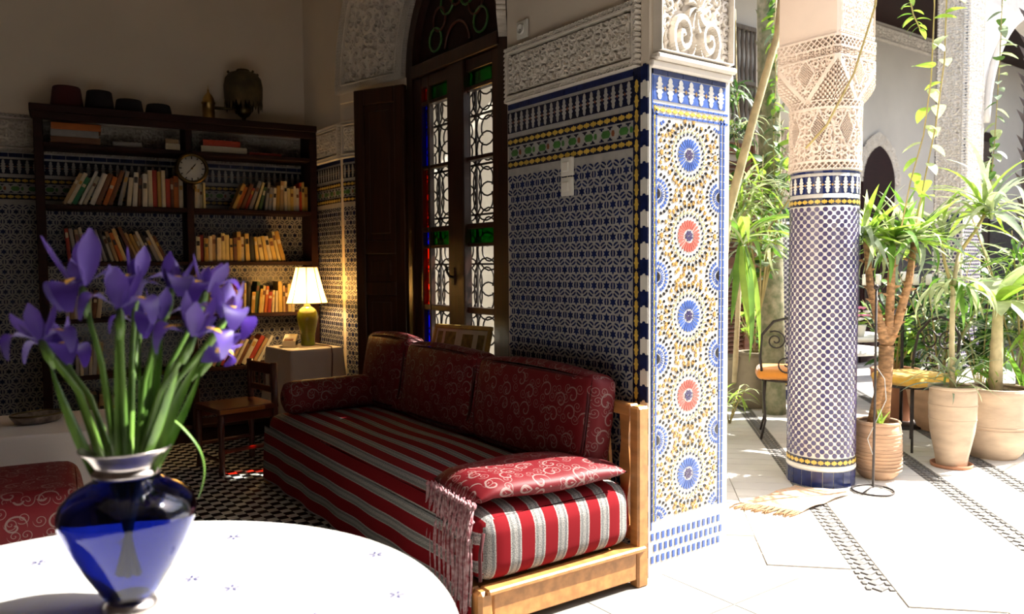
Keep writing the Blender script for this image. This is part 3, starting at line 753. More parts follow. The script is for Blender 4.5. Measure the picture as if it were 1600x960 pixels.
row(1.0, SH[1], jig(['cream', 'white', 'cream', 'pale yellow'], [0, 0, 0, 0], (.175, .19), (.014, .02)), 'beside the clock')
row(1.262, SH[1], jig(['ochre', 'orange', 'brown', 'red', 'grey', 'pale yellow', 'dark green', 'grey', 'grey', 'white', 'ochre', 'tan', 'cream', 'pale yellow', 'yellow', 'cream', 'white', 'scarlet', 'yellow', 'ochre', 'yellow'], [23, 23, 22, 22, 20, 17, 14, 8, 6, 4, 3, 2, 0, 0, 0, 0, 0, 0, 0, 0, 0], (.17, .23), (.018, .028)), 'in the upper right row')
row(.175, SH[2], jig(['red', 'grey', 'tan', 'cream', 'cream', 'brown', 'cream', 'grey', 'black', 'cream', 'tan', 'orange', 'pale yellow', 'black', 'brown', 'tan', 'ochre', 'tan', 'white', 'black', 'grey', 'cream', 'brown'], [-4, -8, -6, -10, -10, -12, -14, -16, -16, -17, -17, -18, -18, -20, -22, -22, -22, -23, -23, -24, -24, -24, -24], (.18, .26), (.017, .027)), 'on the middle left shelf')
row(1.0, SH[2], jig(['cream', 'red', 'ochre', 'cream', 'tan', 'cream', 'pale yellow', 'pale yellow', 'yellow', 'brown', 'yellow', 'cream', 'yellow', 'black', 'yellow', 'pale yellow', 'yellow', 'cream', 'yellow', 'pale yellow', 'ochre'], [0, 0, 0, 0, 0, 0, 0, 0, 0, 0, 0, 0, -2, -3, -5, -8, -9, -10, -11, -12, -13], (.165, .235), (.022, .033)), 'on the middle right shelf')
row(.15, SH[3], jig(['cream', 'tan', 'cream', 'black', 'white', 'cream', 'brown', 'cream'], [0, 0, 0, 2, 2, 3, 6, 8], (.18, .24), (.02, .03)), 'on the lower left shelf')
row(1.02, SH[3], jig(['tan', 'cream', 'yellow', 'pale yellow', 'yellow', 'cream', 'ochre', 'cream', 'yellow', 'red', 'yellow', 'brown', 'pale yellow', 'black', 'ochre', 'dark green', 'yellow', 'pale yellow', 'orange', 'red', 'cream', 'cream', 'yellow', 'tan', 'brown', 'pale yellow', 'cream'], [0, 0, 0, 0, 0, 0, 0, 0, 0, 0, 0, 1, 2, 3, 5, 6, 6, 7, 7, 6, 4, 2, 0, 0, 0, 0, 0], (.16, .25), (.018, .031)), 'on the lower right shelf')
row(.2, SH[4], jig(['white', 'cream', 'grey', 'cream', 'white', 'tan'], [0, 0, 1, 2, 4, 5], (.2, .26), (.02, .034)), 'on the low left shelf')
row(1.05, SH[4], jig(['cream', 'tan', 'dark green', 'red', 'brown', 'tan', 'cream', 'brown', 'cream', 'red', 'tan', 'white'], [24, 25, 25, 26, 26, 27, 27, 28, 28, 30, 30, 30], (.19, .25), (.022, .034)), 'on the low right shelf')
row(.25, SH[5], jig(['brown', 'black', 'tan', 'brown', 'grey', 'black', 'brown'], [0, 0, 2, 3, 4, 4, 5], (.24, .3), (.03, .04)), 'on the bottom left shelf')
# flat stacks on the top shelf
def flat(u, z, w_, h, t, colr, lab):
    R = Matrix.Rotation(BZ, 4, 'Z') @ Matrix.Rotation(PI/2, 4, 'Y')
    put_book(bpt(u, .035, z+t+.0008), R.to_euler(), t, w_, h, colr, lab, 'books on the bookcase shelves', False)
z = SH[0]
for t, w_, c, lab in ((.048, .30, 'brown', 'wide brown book lying at the bottom of the three-book pile'), (.046, .29, 'grey', 'wide grey book in the middle of the three-book pile'), (.046, .30, 'orange', 'wide orange-brown book on top of the three-book pile')):
    flat(.095+random.uniform(0, .012), z, w_, .2, t, c, lab); z += t+.001
flat(.475, SH[0], .185, .15, .038, 'grey', 'single grey book lying flat on the top left shelf')
flat(.815, SH[0], .095, .14, .05, 'cream', 'small cream book lying flat left of the clock'); flat(.815, SH[0]+.051, .088, .14, .03, 'tan', 'small tan book lying on the cream one left of the clock')
flat(1.055, SH[0], .325, .2, .050, 'cream', 'large cream book lying flat right of the clock'); flat(1.07, SH[0]+.051, .265, .18, .044, 'scarlet', 'bright orange-red book lying on the large cream one')
flat(1.40, SH[0], .24, .19, .022, 'red', 'dark red book lying flat beside the large cream one')
# ------------------------------------------------------------------ clock on the divider
M('clock_face', (.74, .71, .64), .35); M('ink', (.01, .01, .012), .5)
cp = bpt(.978, -.024, 2.018)
clk = thing('wall_clock', 'round clock with white dial and dark bronze rim on the bookcase divider', 'clock', cp, BZ)
XR = Matrix.Rotation(PI/2, 4, 'X')
MB().lathe([(.088, -.022), (.112, -.022), (.116, .0), (.114, .018), (.104, .03), (.094, .030), (.088, .016)], 40, cap=False, X=XR).build('rim', 'old_brass', clk)
MB().lathe([(.001, -.02), (.1, -.02), (.1, .008), (.001, .009)], 40, X=XR).build('dial', 'clock_face', clk)
for i in range(12):
    a = 2*PI*i/12; q = Matrix.Rotation(a, 4, 'Y')
    L_ = .018 if i % 3 == 0 else .013
    MB().box((-.0035, -.011, .086-L_), (.0035, -.0092, .086), X=q).build('hour_mark', 'ink', clk)
for a, L_, w_ in ((math.radians(38), .050, .0042), (math.radians(222), .068, .003)):
    q = Matrix.Rotation(a, 4, 'Y'); MB().prism([(-w_*.6, -.014), (w_*.6, -.014), (w_, L_*.6), (0, L_), (-w_, L_*.6)], lambda u, v, h: tuple(q @ Vector((u, -.012-h, v))), .0015).build('hand', 'ink', clk)
MB().lathe([(.001, 0), (.007, 0), (.007, .008), (.001, .009)], 12, X=Matrix.Translation((0, -.011, 0)) @ XR).build('hand_hub', 'old_brass', clk)
MB().lathe([(.001, -.03), (.012, -.02), (.014, -.008), (.009, .004), (.02, .01)], 14, c=(.01, 0, -.122)).build('pendant', 'old_brass', clk)
# ------------------------------------------------------------------ fez hats on top
for u, w_, h, f_, lab in ((.205, .205, .150, 'felt_red', 'dark red felt fez on top of the bookcase'), (.405, .19, .140, 'felt_black', 'tall black felt fez, second hat along the bookcase top'), (.592, .195, .098, 'felt_black', 'low black felt cap between a tall fez and the smallest cap'), (.785, .185, .082, 'felt_black', 'lowest black felt cap, nearest the brass oil lamp')):
    p = bpt(u, .13, BH)
    t_ = thing('fez_hat', lab, 'hat', p, BZ, 'felt hats on the bookcase')
    R = w_/2
    MB().lathe([(R*.97, 0), (R, .004), (R*.98, h*.2), (R*.88, h*.75), (R*.84, h*.95), (R*.78, h), (R*.4, h+.003), (.002, h+.003)], 28).build('crown', f_, t_)
    MB().tube([(0, 0, h+.003), (0, 0, h+.014)], .004, 6).build('nub', f_, t_)
# ------------------------------------------------------------------ brass oil lamp
p = bpt(1.13, .13, BH)
ol = thing('oil_lamp', 'antique brass oil lamp with side tank and fringed shade on the bookcase', 'lamp', p, BZ)
MB().lathe([(.046, 0), (.052, .004), (.052, .012), (.044, .018), (.044, .12), (.05, .125), (.05, .135), (.044, .14), (.040, .165), (.026, .19), (.012, .205), (.006, .215), (.008, .225), (.003, .235), (.0015, .262)], 24).build('tank', 'brass', ol)
MB().tube([(.04, 0, .100), (.14, 0, .104), (.245, 0, .106)], .011, 8).build('arm', 'old_brass', ol)
MB().lathe([(.046, 0), (.046, .006), (.018, .012), (.012, .03), (.016, .042), (.042, .06), (.058, .085), (.060, .11), (.048, .135), (.026, .15), (.022, .21)], 24, c=(.255, 0, 0)).build('burner', 'old_brass', ol)
M('fringe_shade', (.10, .075, .03), .8, var=(9, .6))
shd = MB().lathe([(.136, .155), (.140, .20), (.142, .28), (.132, .335), (.105, .372), (.06, .39), (.04, .395)], 28, c=(.255, 0, 0), cap=False).build('shade', 'fringe_shade', ol)
for i in range(28):
    a = 2*PI*i/28
    MB().prism([(-.014, .16), (.014, .16), (.009, .145-.018*(i % 3)), (0, .128-.02*(i % 3)), (-.009, .145-.018*(i % 3))], lambda u, v, h: (.255+(.137+h)*math.cos(a+u/.137), (.137+h)*math.sin(a+u/.137), v), .002).build('tassel', 'fringe_shade', shd)
MB().lathe([(.045, .39), (.05, .398), (.046, .406), (.042, .40)], 20, c=(.255, 0, 0)).build('crown_ring', 'old_brass', ol)
for i in range(6):
    a = 2*PI*i/6; MB().lathe([(.002, -.01), (.012, 0), (.002, .012)], 8, c=(.255+.108*math.cos(a), .108*math.sin(a), .378)).build('bead', 'old_brass', ol)
# ------------------------------------------------------------------ cloth materials
def node_mat(name):
    m = bpy.data.materials.new(name); m.use_nodes = True; MATS[name] = m
    t = m.node_tree; return t, t.nodes['Principled BSDF']
def mnode(t, op, a, b=None, clamp=False):
    n = t.nodes.new('ShaderNodeMath'); n.operation = op; n.use_clamp = clamp
    for i, x in enumerate((a, b)):
        if x is None: continue
        if isinstance(x, (int, float)): n.inputs[i].default_value = x
        else: t.links.new(x, n.inputs[i])
    return n.outputs[0]
def brocade(name, ground, thread, scale):
    """red damask with silver scrolling tendrils, drawn in the cloth's own UV metres"""
    t, b = node_mat(name)
    uv = t.nodes.new('ShaderNodeUVMap'); uv.uv_map = 'UVMap'
    nz = t.nodes.new('ShaderNodeTexNoise'); nz.inputs['Scale'].default_value = 14; t.links.new(uv.outputs[0], nz.inputs[0])
    ms = None
    for sc, kk, lim in ((scale, 30., .42), (scale*1.7, 44., .40)):
        v = t.nodes.new('ShaderNodeTexVoronoi'); v.voronoi_dimensions = '2D'; v.inputs['Scale'].default_value = sc; v.inputs['Randomness'].default_value = .75
        t.links.new(uv.outputs[0], v.inputs['Vector'])
        mul = t.nodes.new('ShaderNodeVectorMath'); mul.operation = 'SCALE'; mul.inputs['Scale'].default_value = sc; t.links.new(uv.outputs[0], mul.inputs[0])
        ps = t.nodes.new('ShaderNodeVectorMath'); ps.operation = 'SCALE'; ps.inputs['Scale'].default_value = sc; t.links.new(v.outputs['Position'], ps.inputs[0])
        sb = t.nodes.new('ShaderNodeVectorMath'); sb.operation = 'SUBTRACT'; t.links.new(mul.outputs[0], sb.inputs[0]); t.links.new(ps.outputs[0], sb.inputs[1])
        ln = t.nodes.new('ShaderNodeVectorMath'); ln.operation = 'LENGTH'; t.links.new(sb.outputs[0], ln.inputs[0])
        sp = t.nodes.new('ShaderNodeSeparateXYZ'); t.links.new(sb.outputs[0], sp.inputs[0])
        th = mnode(t, 'ARCTAN2', sp.outputs[1], sp.outputs[0])
        ph = mnode(t, 'ADD', mnode(t, 'MULTIPLY', ln.outputs['Value'], kk*.6), th)
        s = mnode(t, 'SINE', ph)
        a = mnode(t, 'GREATER_THAN', s, .84); c = mnode(t, 'LESS_THAN', ln.outputs['Value'], lim)
        q = mnode(t, 'MULTIPLY', a, c)
        ms = q if ms is None else mnode(t, 'MAXIMUM', ms, q)
    mx = t.nodes.new('ShaderNodeMix'); mx.data_type = 'RGBA'; mx.inputs['A'].default_value = tuple(ground)+(1,); mx.inputs['B'].default_value = tuple(thread)+(1,)
    t.links.new(ms, mx.inputs['Factor']); t.links.new(mx.outputs['Result'], b.inputs['Base Color'])
    b.inputs['Roughness'].default_value = .55; b.inputs['Specular IOR Level'].default_value = .3
brocade('brocade', (.125, .003, .007), (.22, .14, .13), 10.5)
brocade('brocade_dim', (.17, .006, .010), (.40, .30, .26), 8.5)
t, b = node_mat('striped_wool')
uv = t.nodes.new('ShaderNodeUVMap'); uv.uv_map = 'UVMap'; sp = t.nodes.new('ShaderNodeSeparateXYZ'); t.links.new(uv.outputs[0], sp.inputs[0])
fr = mnode(t, 'FRACT', mnode(t, 'MULTIPLY', sp.outputs[0], 1/.104))
rp = t.nodes.new('ShaderNodeValToRGB'); rp.color_ramp.interpolation = 'CONSTANT'; els = rp.color_ramp.elements
els[0].position = 0; els[0].color = (.175, .005, .009, 1); els[1].position = .55; els[1].color = (.38, .36, .34, 1)
for p_, c in ((.60, (.22, .22, .21)), (.70, (.33, .32, .30)), (.84, (.20, .20, .20)), (.94, (.40, .38, .36))):
    e = els.new(p_); e.color = c+(1,)
t.links.new(fr, rp.inputs[0])
wv_ = t.nodes.new('ShaderNodeTexChecker'); wv_.inputs['Scale'].default_value = 210; t.links.new(uv.outputs[0], wv_.inputs[0])
nz = t.nodes.new('ShaderNodeTexNoise'); nz.inputs['Scale'].default_value = 300; t.links.new(uv.outputs[0], nz.inputs[0])
grey = mnode(t, 'GREATER_THAN', fr, .55); sel = mnode(t, 'MULTIPLY', grey, mnode(t, 'GREATER_THAN', nz.outputs[0], .52))
mx = t.nodes.new('ShaderNodeMix'); mx.data_type = 'RGBA'; mx.blend_type = 'MULTIPLY'; mx.inputs['B'].default_value = (.42, .42, .43, 1)
t.links.new(sel, mx.inputs['Factor']); t.links.new(rp.outputs[0], mx.inputs['A']); t.links.new(mx.outputs['Result'], b.inputs['Base Color'])
b.inputs['Roughness'].default_value = .95; b.inputs['Specular IOR Level'].default_value = .15
def set_uv(o, fn):
    me = o.data; L = me.uv_layers.new(name='UVMap'); V = me.vertices
    for p_ in me.polygons:
        for li in p_.loop_indices: L.data[li].uv = fn(V[me.loops[li].vertex_index].co, p_.normal)
def boxuv(off=0.):
    def f(c, n_):
        a = max(range(3), key=lambda i: abs(n_[i]))
        return ((c.y, c.z), (c.x, c.z), (c.x, c.y))[a]
    return f
def rbox(lo, hi, r, bulge=0., n=14, lump=0., seed=0):
    """soft rounded box as an MB: cube grid pushed onto a rounded shell"""
    lo = Vector(lo); hi = Vector(hi); ctr = (lo+hi)/2; hs = (hi-lo)/2; b_ = MB(); rr = random.Random(seed); ph = [rr.uniform(0, 6) for _ in range(4)]
    tt = [-1, -.97, -.92, -.84, -.7]+list(np.linspace(-.5, .5, max(3, n-10)))+[.7, .84, .92, .97, 1]
    for ax in range(3):
        for sg in (-1, 1):
            o1, o2 = [i for i in range(3) if i != ax]
            def fn(i, j):
                p_ = Vector((0, 0, 0)); p_[ax] = sg*hs[ax]; p_[o1] = tt[round(i*(len(tt)-1))]*hs[o1]; p_[o2] = tt[round(j*(len(tt)-1))]*hs[o2]
                q = Vector([max(-hs[k]+r, min(hs[k]-r, p_[k])) for k in range(3)]); d = p_-q
                if d.length > 1e-9: d.normalize()
                p2 = q+d*r
                g = 1.
                for k in range(3):
                    if k != ax: g *= max(0., 1-(p2[k]/hs[k])**2)
                p2[ax] += sg*bulge*g
                if lump: p2[ax] += lump*g**.5*math.sin(7*p2[o1]+ph[0])*math.sin(6*p2[o2]+ph[1])
                return tuple(ctr+p2)
            b_.grid(len(tt), len(tt), fn)
    return b_
def weld(o):
    import bmesh
    bm = bmesh.new(); bm.from_mesh(o.data); bmesh.ops.remove_doubles(bm, verts=bm.verts, dist=.0004); bmesh.ops.recalc_face_normals(bm, faces=bm.faces); bm.to_mesh(o.data); bm.free(); return o
# ------------------------------------------------------------------ divan
DR = math.radians(-1.6)
dv_ = thing('divan', 'long pine framed divan with red and grey striped mattress under the window', 'sofa', (2.272, 2.195, 0), DR)
DL = 2.46
def db(name, lo, hi, bev=.006, mat='pine'): return MB().box(lo, hi, bev=bev).build(name, mat, dv_)
db('post', (-.058, 0, 0), (0, .055, .735), .008); db('post', (-.058, DL-.055, 0), (0, DL, .735))
db('post', (-.805, 0, 0), (-.745, .06, .165), .012); db('post', (-.805, DL-.06, 0), (-.745, DL, .165))
db('end_rail', (-.745, .006, .035), (-.058, .044, .165)); db('front_rail', (-.80, .06, .035), (-.765, DL-.06, .165))
db('end_ledge', (-.775, -.012, .150), (-.02, .05, .172), .006)
db('end_board', (-.745, DL-.045, .10), (-.058, DL-.01, .40), .006, 'red_wood'); db('seat_board', (-.765, .044, .12), (-.02, DL-.045, .15))
db('back_rail', (-.05, .055, .690), (-.004, DL-.055, .738)); db('back_rail', (-.045, .055, .18), (-.01, DL-.055, .24))
for i in range(18):
    y = .105+i*.125
    sl_ = MB()
    pr = [(-.030, 0), (-.016, .10), (-.034, .22), (-.022, .34), (-.030, .45)]
    vs = [(x, y+s*wd, .24+z) for x in (-.036, -.020) for (wd, z) in pr for s in (-1, 1)]
    m_ = len(pr)*2; fs = []
    for i2 in range(len(pr)-1):
        a = i2*2
        fs += [[a, a+1, a+3, a+2], [m_+a, m_+a+2, m_+a+3, m_+a+1], [a, a+2, m_+a+2, m_+a], [a+1, m_+a+1, m_+a+3, a+3]]
    sl_.add(vs, fs).build('slat', 'pine', dv_)
# mattress with unrolled stripe coordinates
mlo, mhi, mr = (-.80, .012, .168), (-.058, DL-.05, .435), .085
mt = weld(rbox(mlo, mhi, mr, .014, 26, .006, 3).build('mattress', 'striped_wool', dv_))
def muv(c, n_):
    x0, z1 = mlo[0], mhi[2]
    if abs(n_.y) > .75: return (c.x, c.z)
    if c.x < x0+mr and c.z > z1-mr: return (x0+mr-mr*math.atan2(x0+mr-c.x, max(1e-6, c.z-(z1-mr))), c.y)
    if n_.x < -.6: return (x0+mr-mr*PI/2-(z1-mr-c.z), c.y)
    return (c.x, c.y)
set_uv(mt, muv)
vl = MB(); 
vl.grid(70, 8, lambda a_, b_: (-.812-.012*b_*(1+math.sin(a_*40)*.6), .03+a_*(DL-.10), .36-b_*.315))
vo = vl.build('side_drape', 'striped_wool', dv_); set_uv(vo, lambda c, n_: (mlo[0]+mr-mr*PI/2-(mhi[2]-mr-c.z), c.y))
for sg in (0,):
    MB().tube([(-.79, .02, .20), (-.795, .012, .30), (-.78, .012, .37)], .007, 6).build('piping', 'felt_red', mt)
# back cushions: loose, leaning on the back rail
for i, (y0, y1, h, lab) in enumerate(((.150, 1.02, .40, 'red brocade back cushion on the divan nearest the mosaic pillar'), (1.03, 1.80, .41, 'middle red brocade back cushion on the divan below the framed print'), (1.81, 2.36, .43, 'dark red back cushion at the far end of the divan'))):
    c_ = thing('back_cushion', lab, 'cushion', (2.272+math.sin(-DR)*((y0+y1)/2)-.06, 2.195+(y0+y1)/2*math.cos(DR), .438), DR, 'red brocade back cushions on the divan')
    X = Matrix.Rotation(math.radians(9), 4, 'Y')
    m_ = rbox((-.175, -(y1-y0)/2, 0), (-.015, (y1-y0)/2, h), .05, .022, 18, .006, i)
    m_.v = [tuple(X @ Vector(v)) for v in m_.v]
    o = weld(m_.build('cover', 'brocade', c_)); set_uv(o, boxuv())
    pip = []
    for k in range(40):
        a = 2*PI*k/40; cc, ss = math.cos(a), math.sin(a)
        e = .35; pip.append(tuple(X @ Vector((-.165, ((y1-y0)/2-.018)*math.copysign(abs(cc)**e, cc), h/2+(h/2-.018)*math.copysign(abs(ss)**e, ss)))))
    MB().tube(pip, .006, 6, closed=True).build('piping', 'felt_red', o)
# flat pillow with knotted fringe over the near end
pw = thing('fringed_pillow', 'flat red brocade pillow with long knotted fringe on the near mattress end', 'cushion', (1.845, 2.42, .443), math.radians(-6))
def pil(a_, b_, sgn):
    x, y = (a_*2-1), (b_*2-1)
    e = (max(0, 1-abs(x)**3.2)*max(0, 1-abs(y)**3.0))**.5
    px = .345*x*(1-.05*y*y); py = .205*y*(1-.05*x*x)
    z = .045+.048*e*sgn+.006*math.sin(5*x+2*y)*e
    if x < -.80: z -= .11*(-.80-x)
    return (px, py, max(z, .002+.0*e) if x > -.8 else z)
m_ = MB(); m_.grid(40, 28, lambda a_, b_: pil(a_, b_, 1)); m_.grid(40, 28, lambda a_, b_: pil(a_, b_, -1))
po = weld(m_.build('cover', 'brocade', pw)); set_uv(po, lambda c, n_: (c.x, c.y))
M('fringe', (.20, .04, .055), .8, var=(60, .5, (.40, .26, .27)))
fk = MB(); fb = MB(); nf = 60
def fpos(i, d): # d metres below the pillow's left edge
    y = -.205+.37*i/(nf-1)
    return Vector((-.353-.012*math.sin(i*1.1)-.02*min(1, d*6)+.012*math.sin(i*.55+d*9)*d, y+.006*math.sin(d*20+i), .028-d-.02*(i % 3)*(d > .3)))
for i in range(nf-2):
    for s_, e_ in ((i, i+2), (i+2, i)):
        fk.tube([fpos(s_+(e_-s_)*q, .01+.13*q)+Vector((-.002, 0, 0)) for q in (0, .5, 1)], .0042, 5)
    fk.lathe([(.001, -.008), (.008, 0), (.001, .008)], 6, c=tuple(fpos(i+1, .07)))
for i in range(nf):
    fb.tube([fpos(i, d) for d in (.12, .18, .25, .32, .36+.03*math.sin(i*2.3))], [.0052, .0056, .0056, .005, .004], 5)
    fb.tube([fpos(i+.5, d)+Vector((-.004, 0, 0)) for d in (.13, .2, .27, .33, .37)], [.004]*5, 4)
    fk.lathe([(.001, -.012), (.0095, 0), (.001, .012)], 6, c=tuple(fpos(i, .012)))
tag(fk.build('fringe_knots', 'fringe', pw), kind='stuff'); tag(fb.build('fringe_strands', 'fringe', pw), kind='stuff')
# bolster at the far end
bo = thing('bolster', 'plump red brocade bolster across the far end of the divan', 'cushion', (1.975, 4.44, .438), DR)
X = Matrix.Translation((0, 0, .098)) @ Matrix.Rotation(PI/2, 4, 'Y')
o = MB().lathe([(.002, -.39), (.05, -.388), (.085, -.37), (.098, -.33), (.1, 0), (.098, .3), (.085, .335), (.05, .35), (.002, .352)], 30, X=X, cap=False).build('cover', 'brocade', bo); set_uv(o, boxuv())
for s_ in (-.388, .350): MB().lathe([(.001, -.01), (.018, 0), (.001, .012)], 12, X=Matrix.Translation((s_, 0, .098)) @ Matrix.Rotation(PI/2, 4, 'Y')).build('end_button', 'felt_red', o)
# ------------------------------------------------------------------ draped cloths
def draped(name, cx, cy, ztop, outline, drop, flare, folds, parent, mat, seed=0, top_sag=0., corner=0.):
    """tablecloth: outline = list of (x, y) about the centre; top sheet and falling skirt, one mesh"""
    n_ = len(outline); b_ = MB(); R = random.Random(seed); ph = R.uniform(0, 6)
    rings = [0, .25, .5, .75, .9, .97]
    vs = [(cx, cy, ztop)]; fs = []
    for r in rings[1:]:
        for x, y in outline: vs.append((cx+x*r, cy+y*r, ztop))
    lv = [(0., 1.0), (.006, 1.0)]+[(.02+(drop-.02)*q/9, 1.) for q in range(10)]
    for k_, (d, _) in enumerate(lv):
        for i, (x, y) in enumerate(outline):
            L_ = math.hypot(x, y); a = 2*PI*i/n_
            q = max(0, (d-.01)/drop); w_ = (math.sin(folds*a+ph)+.5*math.sin(folds*1.7*a+2*ph))*flare*.35*q+flare*.6*q+corner*q*max(0, L_/max(abs(x), abs(y))-1)
            e = (.004 if k_ == 1 else .008) if k_ else 0
            s_ = 1+(w_+e)/L_; vs.append((cx+x*s_, cy+y*s_, ztop-d))
    for i in range(n_): fs.append([0, 1+i, 1+(i+1) % n_])
    for r in range(len(rings)-2+len(lv)):
        for i in range(n_): a = 1+r*n_; fs.append([a+i, a+n_+i, a+n_+(i+1) % n_, a+(i+1) % n_])
    b_.add(vs, fs, 0, True)
    o = b_.build(name, mat, parent)
    return o
def rectoutline(w_, d_, n_=20):
    out = []
    for (x0, y0, x1, y1) in ((-w_, -d_, w_, -d_), (w_, -d_, w_, d_), (w_, d_, -w_, d_), (-w_, d_, -w_, -d_)):
        for i in range(n_): out.append((x0+(x1-x0)*i/n_, y0+(y1-y0)*i/n_))
    return out
def legged(name, label, loc, rz, w_, d_, h, mat, leg=.03):
    t_ = thing(name, label, 'table', loc, rz)
    MB().box((-w_, -d_, h-.03), (w_, d_, h), bev=.004).build('tabletop', mat, t_)
    for sx in (-1, 1):
        for sy in (-1, 1):
            x, y = sx*(w_-leg*1.2), sy*(d_-leg*1.2); MB().box((x-leg, y-leg, 0), (x+leg, y+leg, h-.03), bev=.004).build('leg', mat, t_)
    return t_
# lamp table
LZ = .715; LC = (2.145, 5.555); LR = math.radians(4)
legged('side_table', 'small square side table hidden under a white cloth by the bookcase', (LC[0], LC[1], 0), LR, .19, .215, LZ-.003, 'dark_wood', .02)
tc = draped('tablecloth', 0, 0, 0, rectoutline(.193, .218), .50, .03, 9, None, 'linen_dim', 3, corner=.10); tc.location = (LC[0], LC[1], LZ); tc.rotation_euler = (0, 0, LR)
tag(tc, 'white cloth draped over the side table beneath the lit lamp', 'tablecloth')
# lamp
lp = thing('table_lamp', 'lit table lamp with green ceramic base and cream pleated shade', 'lamp', (2.195, 5.60, LZ+.003))
M('green_glaze', (.20, .27, .015), .18, var=(6, .35, (.14, .13, .01)), coat=.6)
MB().lathe([(.050, 0), (.053, .006), (.053, .02), (.050, .03), (.054, .08), (.066, .14), (.076, .185), (.079, .21), (.074, .24), (.058, .268), (.034, .285), (.024, .292)], 36).build('lamp_base', 'green_glaze', lp)
MB().lathe([(.024, .29), (.026, .298), (.018, .302), (.016, .325), (.02, .33)], 20).build('socket', 'brass', lp)
M('bulb', (1, .8, .5), .3, emit=((1., .62, .25), 120.))
bulb = MB().lathe([(.004, .33), (.014, .345), (.028, .38), (.03, .40), (.022, .425), (.003, .437)], 16).build('bulb', 'bulb', lp)
t, b = node_mat('shade_cloth'); ns = t.nodes; out = ns['Material Output']
df = ns.new('ShaderNodeBsdfDiffuse'); tl = ns.new('ShaderNodeBsdfTranslucent'); x1 = ns.new('ShaderNodeMixShader'); em = ns.new('ShaderNodeEmission'); ad = ns.new('ShaderNodeAddShader')
df.inputs[0].default_value = (.85, .75, .55, 1); tl.inputs[0].default_value = (.95, .78, .45, 1); x1.inputs[0].default_value = .6
em.inputs[0].default_value = (1., .66, .26, 1); em.inputs[1].default_value = .5
t.links.new(df.outputs[0], x1.inputs[1]); t.links.new(tl.outputs[0], x1.inputs[2]); t.links.new(x1.outputs[0], ad.inputs[0]); t.links.new(em.outputs[0], ad.inputs[1]); t.links.new(ad.outputs[0], out.inputs[0])
S0, S1, SR0, SR1, NP = .315, .580, .158, .082, 8
sm = MB(); vs = []; fs = []
for z, R in ((S0, SR0), (S0+.09, SR0-.030), (S0+.18, SR1+.022), (S1, SR1)):
    for i in range(NP*6):
        a = 2*PI*(i+3)/(NP*6); k_ = ((i+3) % 6)/6-.5
        vs.append((R*math.cos(PI/NP)/math.cos(k_*2*PI/NP*.98)*math.cos(a), R*math.cos(PI/NP)/math.cos(k_*2*PI/NP*.98)*math.sin(a), z))
nn_ = NP*6
for r in range(3):
    for i in range(nn_): fs.append([r*nn_+i, r*nn_+(i+1) % nn_, (r+1)*nn_+(i+1) % nn_, (r+1)*nn_+i])
shade = sm.add(vs, fs).build('lamp_shade', 'shade_cloth', lp)
M('shade_trim', (.50, .33, .12), .7)
for i in range(NP):
    a = 2*PI*(i+.5)/NP+2*PI/NP*.5*0
    j = (i*6+3-3) % nn_
    MB().tube([Vector(vs[r*nn_+j])*1.004 for r in range(4)], .0035, 5).build('shade_rib', 'shade_trim', shade)
for r in (0, 3): MB().tube([vs[r*nn_+i] for i in range(nn_)], .0035, 5, closed=True).build('shade_hem', 'shade_trim', shade)
MB().tube([(.04, -.03, .006), (.06, -.12, .006), (.07, -.20, .008), (.073, -.262, .004), (.07, -.285, -.05), (.06, -.293, -.18), (.045, -.30, -.33), (.05, -.31, -.48)], .0045, 6).build('power_cord', 'red_wood', lp)
# small box beside lamp
dc = thing('desk_box', 'small cream wedge shaped box beside the green lamp base', 'box', (2.06, 5.60, LZ+.003), math.radians(-28))
MB().add([(-.045, -.075, 0), (.045, -.075, 0), (.045, .075, 0), (-.045, .075, 0), (-.045, -.075, .045), (.045, -.075, .045), (.045, .075, .085), (-.045, .075, .085)], [[0, 3, 2, 1], [4, 5, 6, 7], [0, 1, 5, 4], [1, 2, 6, 5], [2, 3, 7, 6], [3, 0, 4, 7]]).build('case', 'paper', dc)
MB().box((.0452, -.06, .012), (.048, .06, .04)).build('dark_side', 'book_black', dc); 
X = Matrix.Rotation(math.atan2(.04, .15), 4, 'X')
MB().box((-.035, -.055, .063), (.03, -.02, .067), X=X).build('key_pad', 'book_brown', dc); MB().box((-.035, .0, .063), (.03, .05, .066), X=X).build('top_card', 'white_paint', dc)
# ------------------------------------------------------------------ dark wooden chair by the bookcase
chx = thing('wooden_chair', 'dark red wooden chair with low back in front of the bookcase', 'chair', (1.53, 5.16, 0), math.radians(8))
def cb_(name, lo, hi, mat='red_wood', bev=.006): return MB().box(lo, hi, bev=bev).build(name, mat, chx)
cb_('seat', (-.20, -.19, .385), (.20, .19, .42)); cb_('apron', (-.18, -.175, .33), (.18, -.155, .385)); cb_('apron', (-.18, .155, .33), (.18, .175, .385))
M('edge_highlight', (.30, .10, .02), .4); cb_('seat_highlight', (-.195, -.20, .39), (.10, -.19, .415), 'edge_highlight', .003)  # lamp highlight on the front seat edge, painted as an orange strip
for x, y, h in ((-.18, -.17, .385), (-.18, .17, .385), (.18, -.17, .68), (.18, .17, .68)):
    MB().lathe([(.02, 0), (.022, .03), (.016, .08), (.021, .14), (.016, .2), (.022, .28), (.021, h)], 12, c=(x, y, 0)).build('leg', 'red_wood', chx)
for y in (-.17, .17): cb_('stretcher', (-.17, y-.011, .14), (.17, y+.011, .165))
cb_('stretcher', (-.19, -.16, .08), (-.168, .16, .10)); cb_('back_rail', (.165, -.16, .60), (.195, .16, .67)); cb_('back_rail', (.17, -.16, .48), (.19, .16, .52))
for i in range(4): cb_('spindle', (.172, -.12+i*.08-.008, .52), (.188, -.12+i*.08+.008, .60))
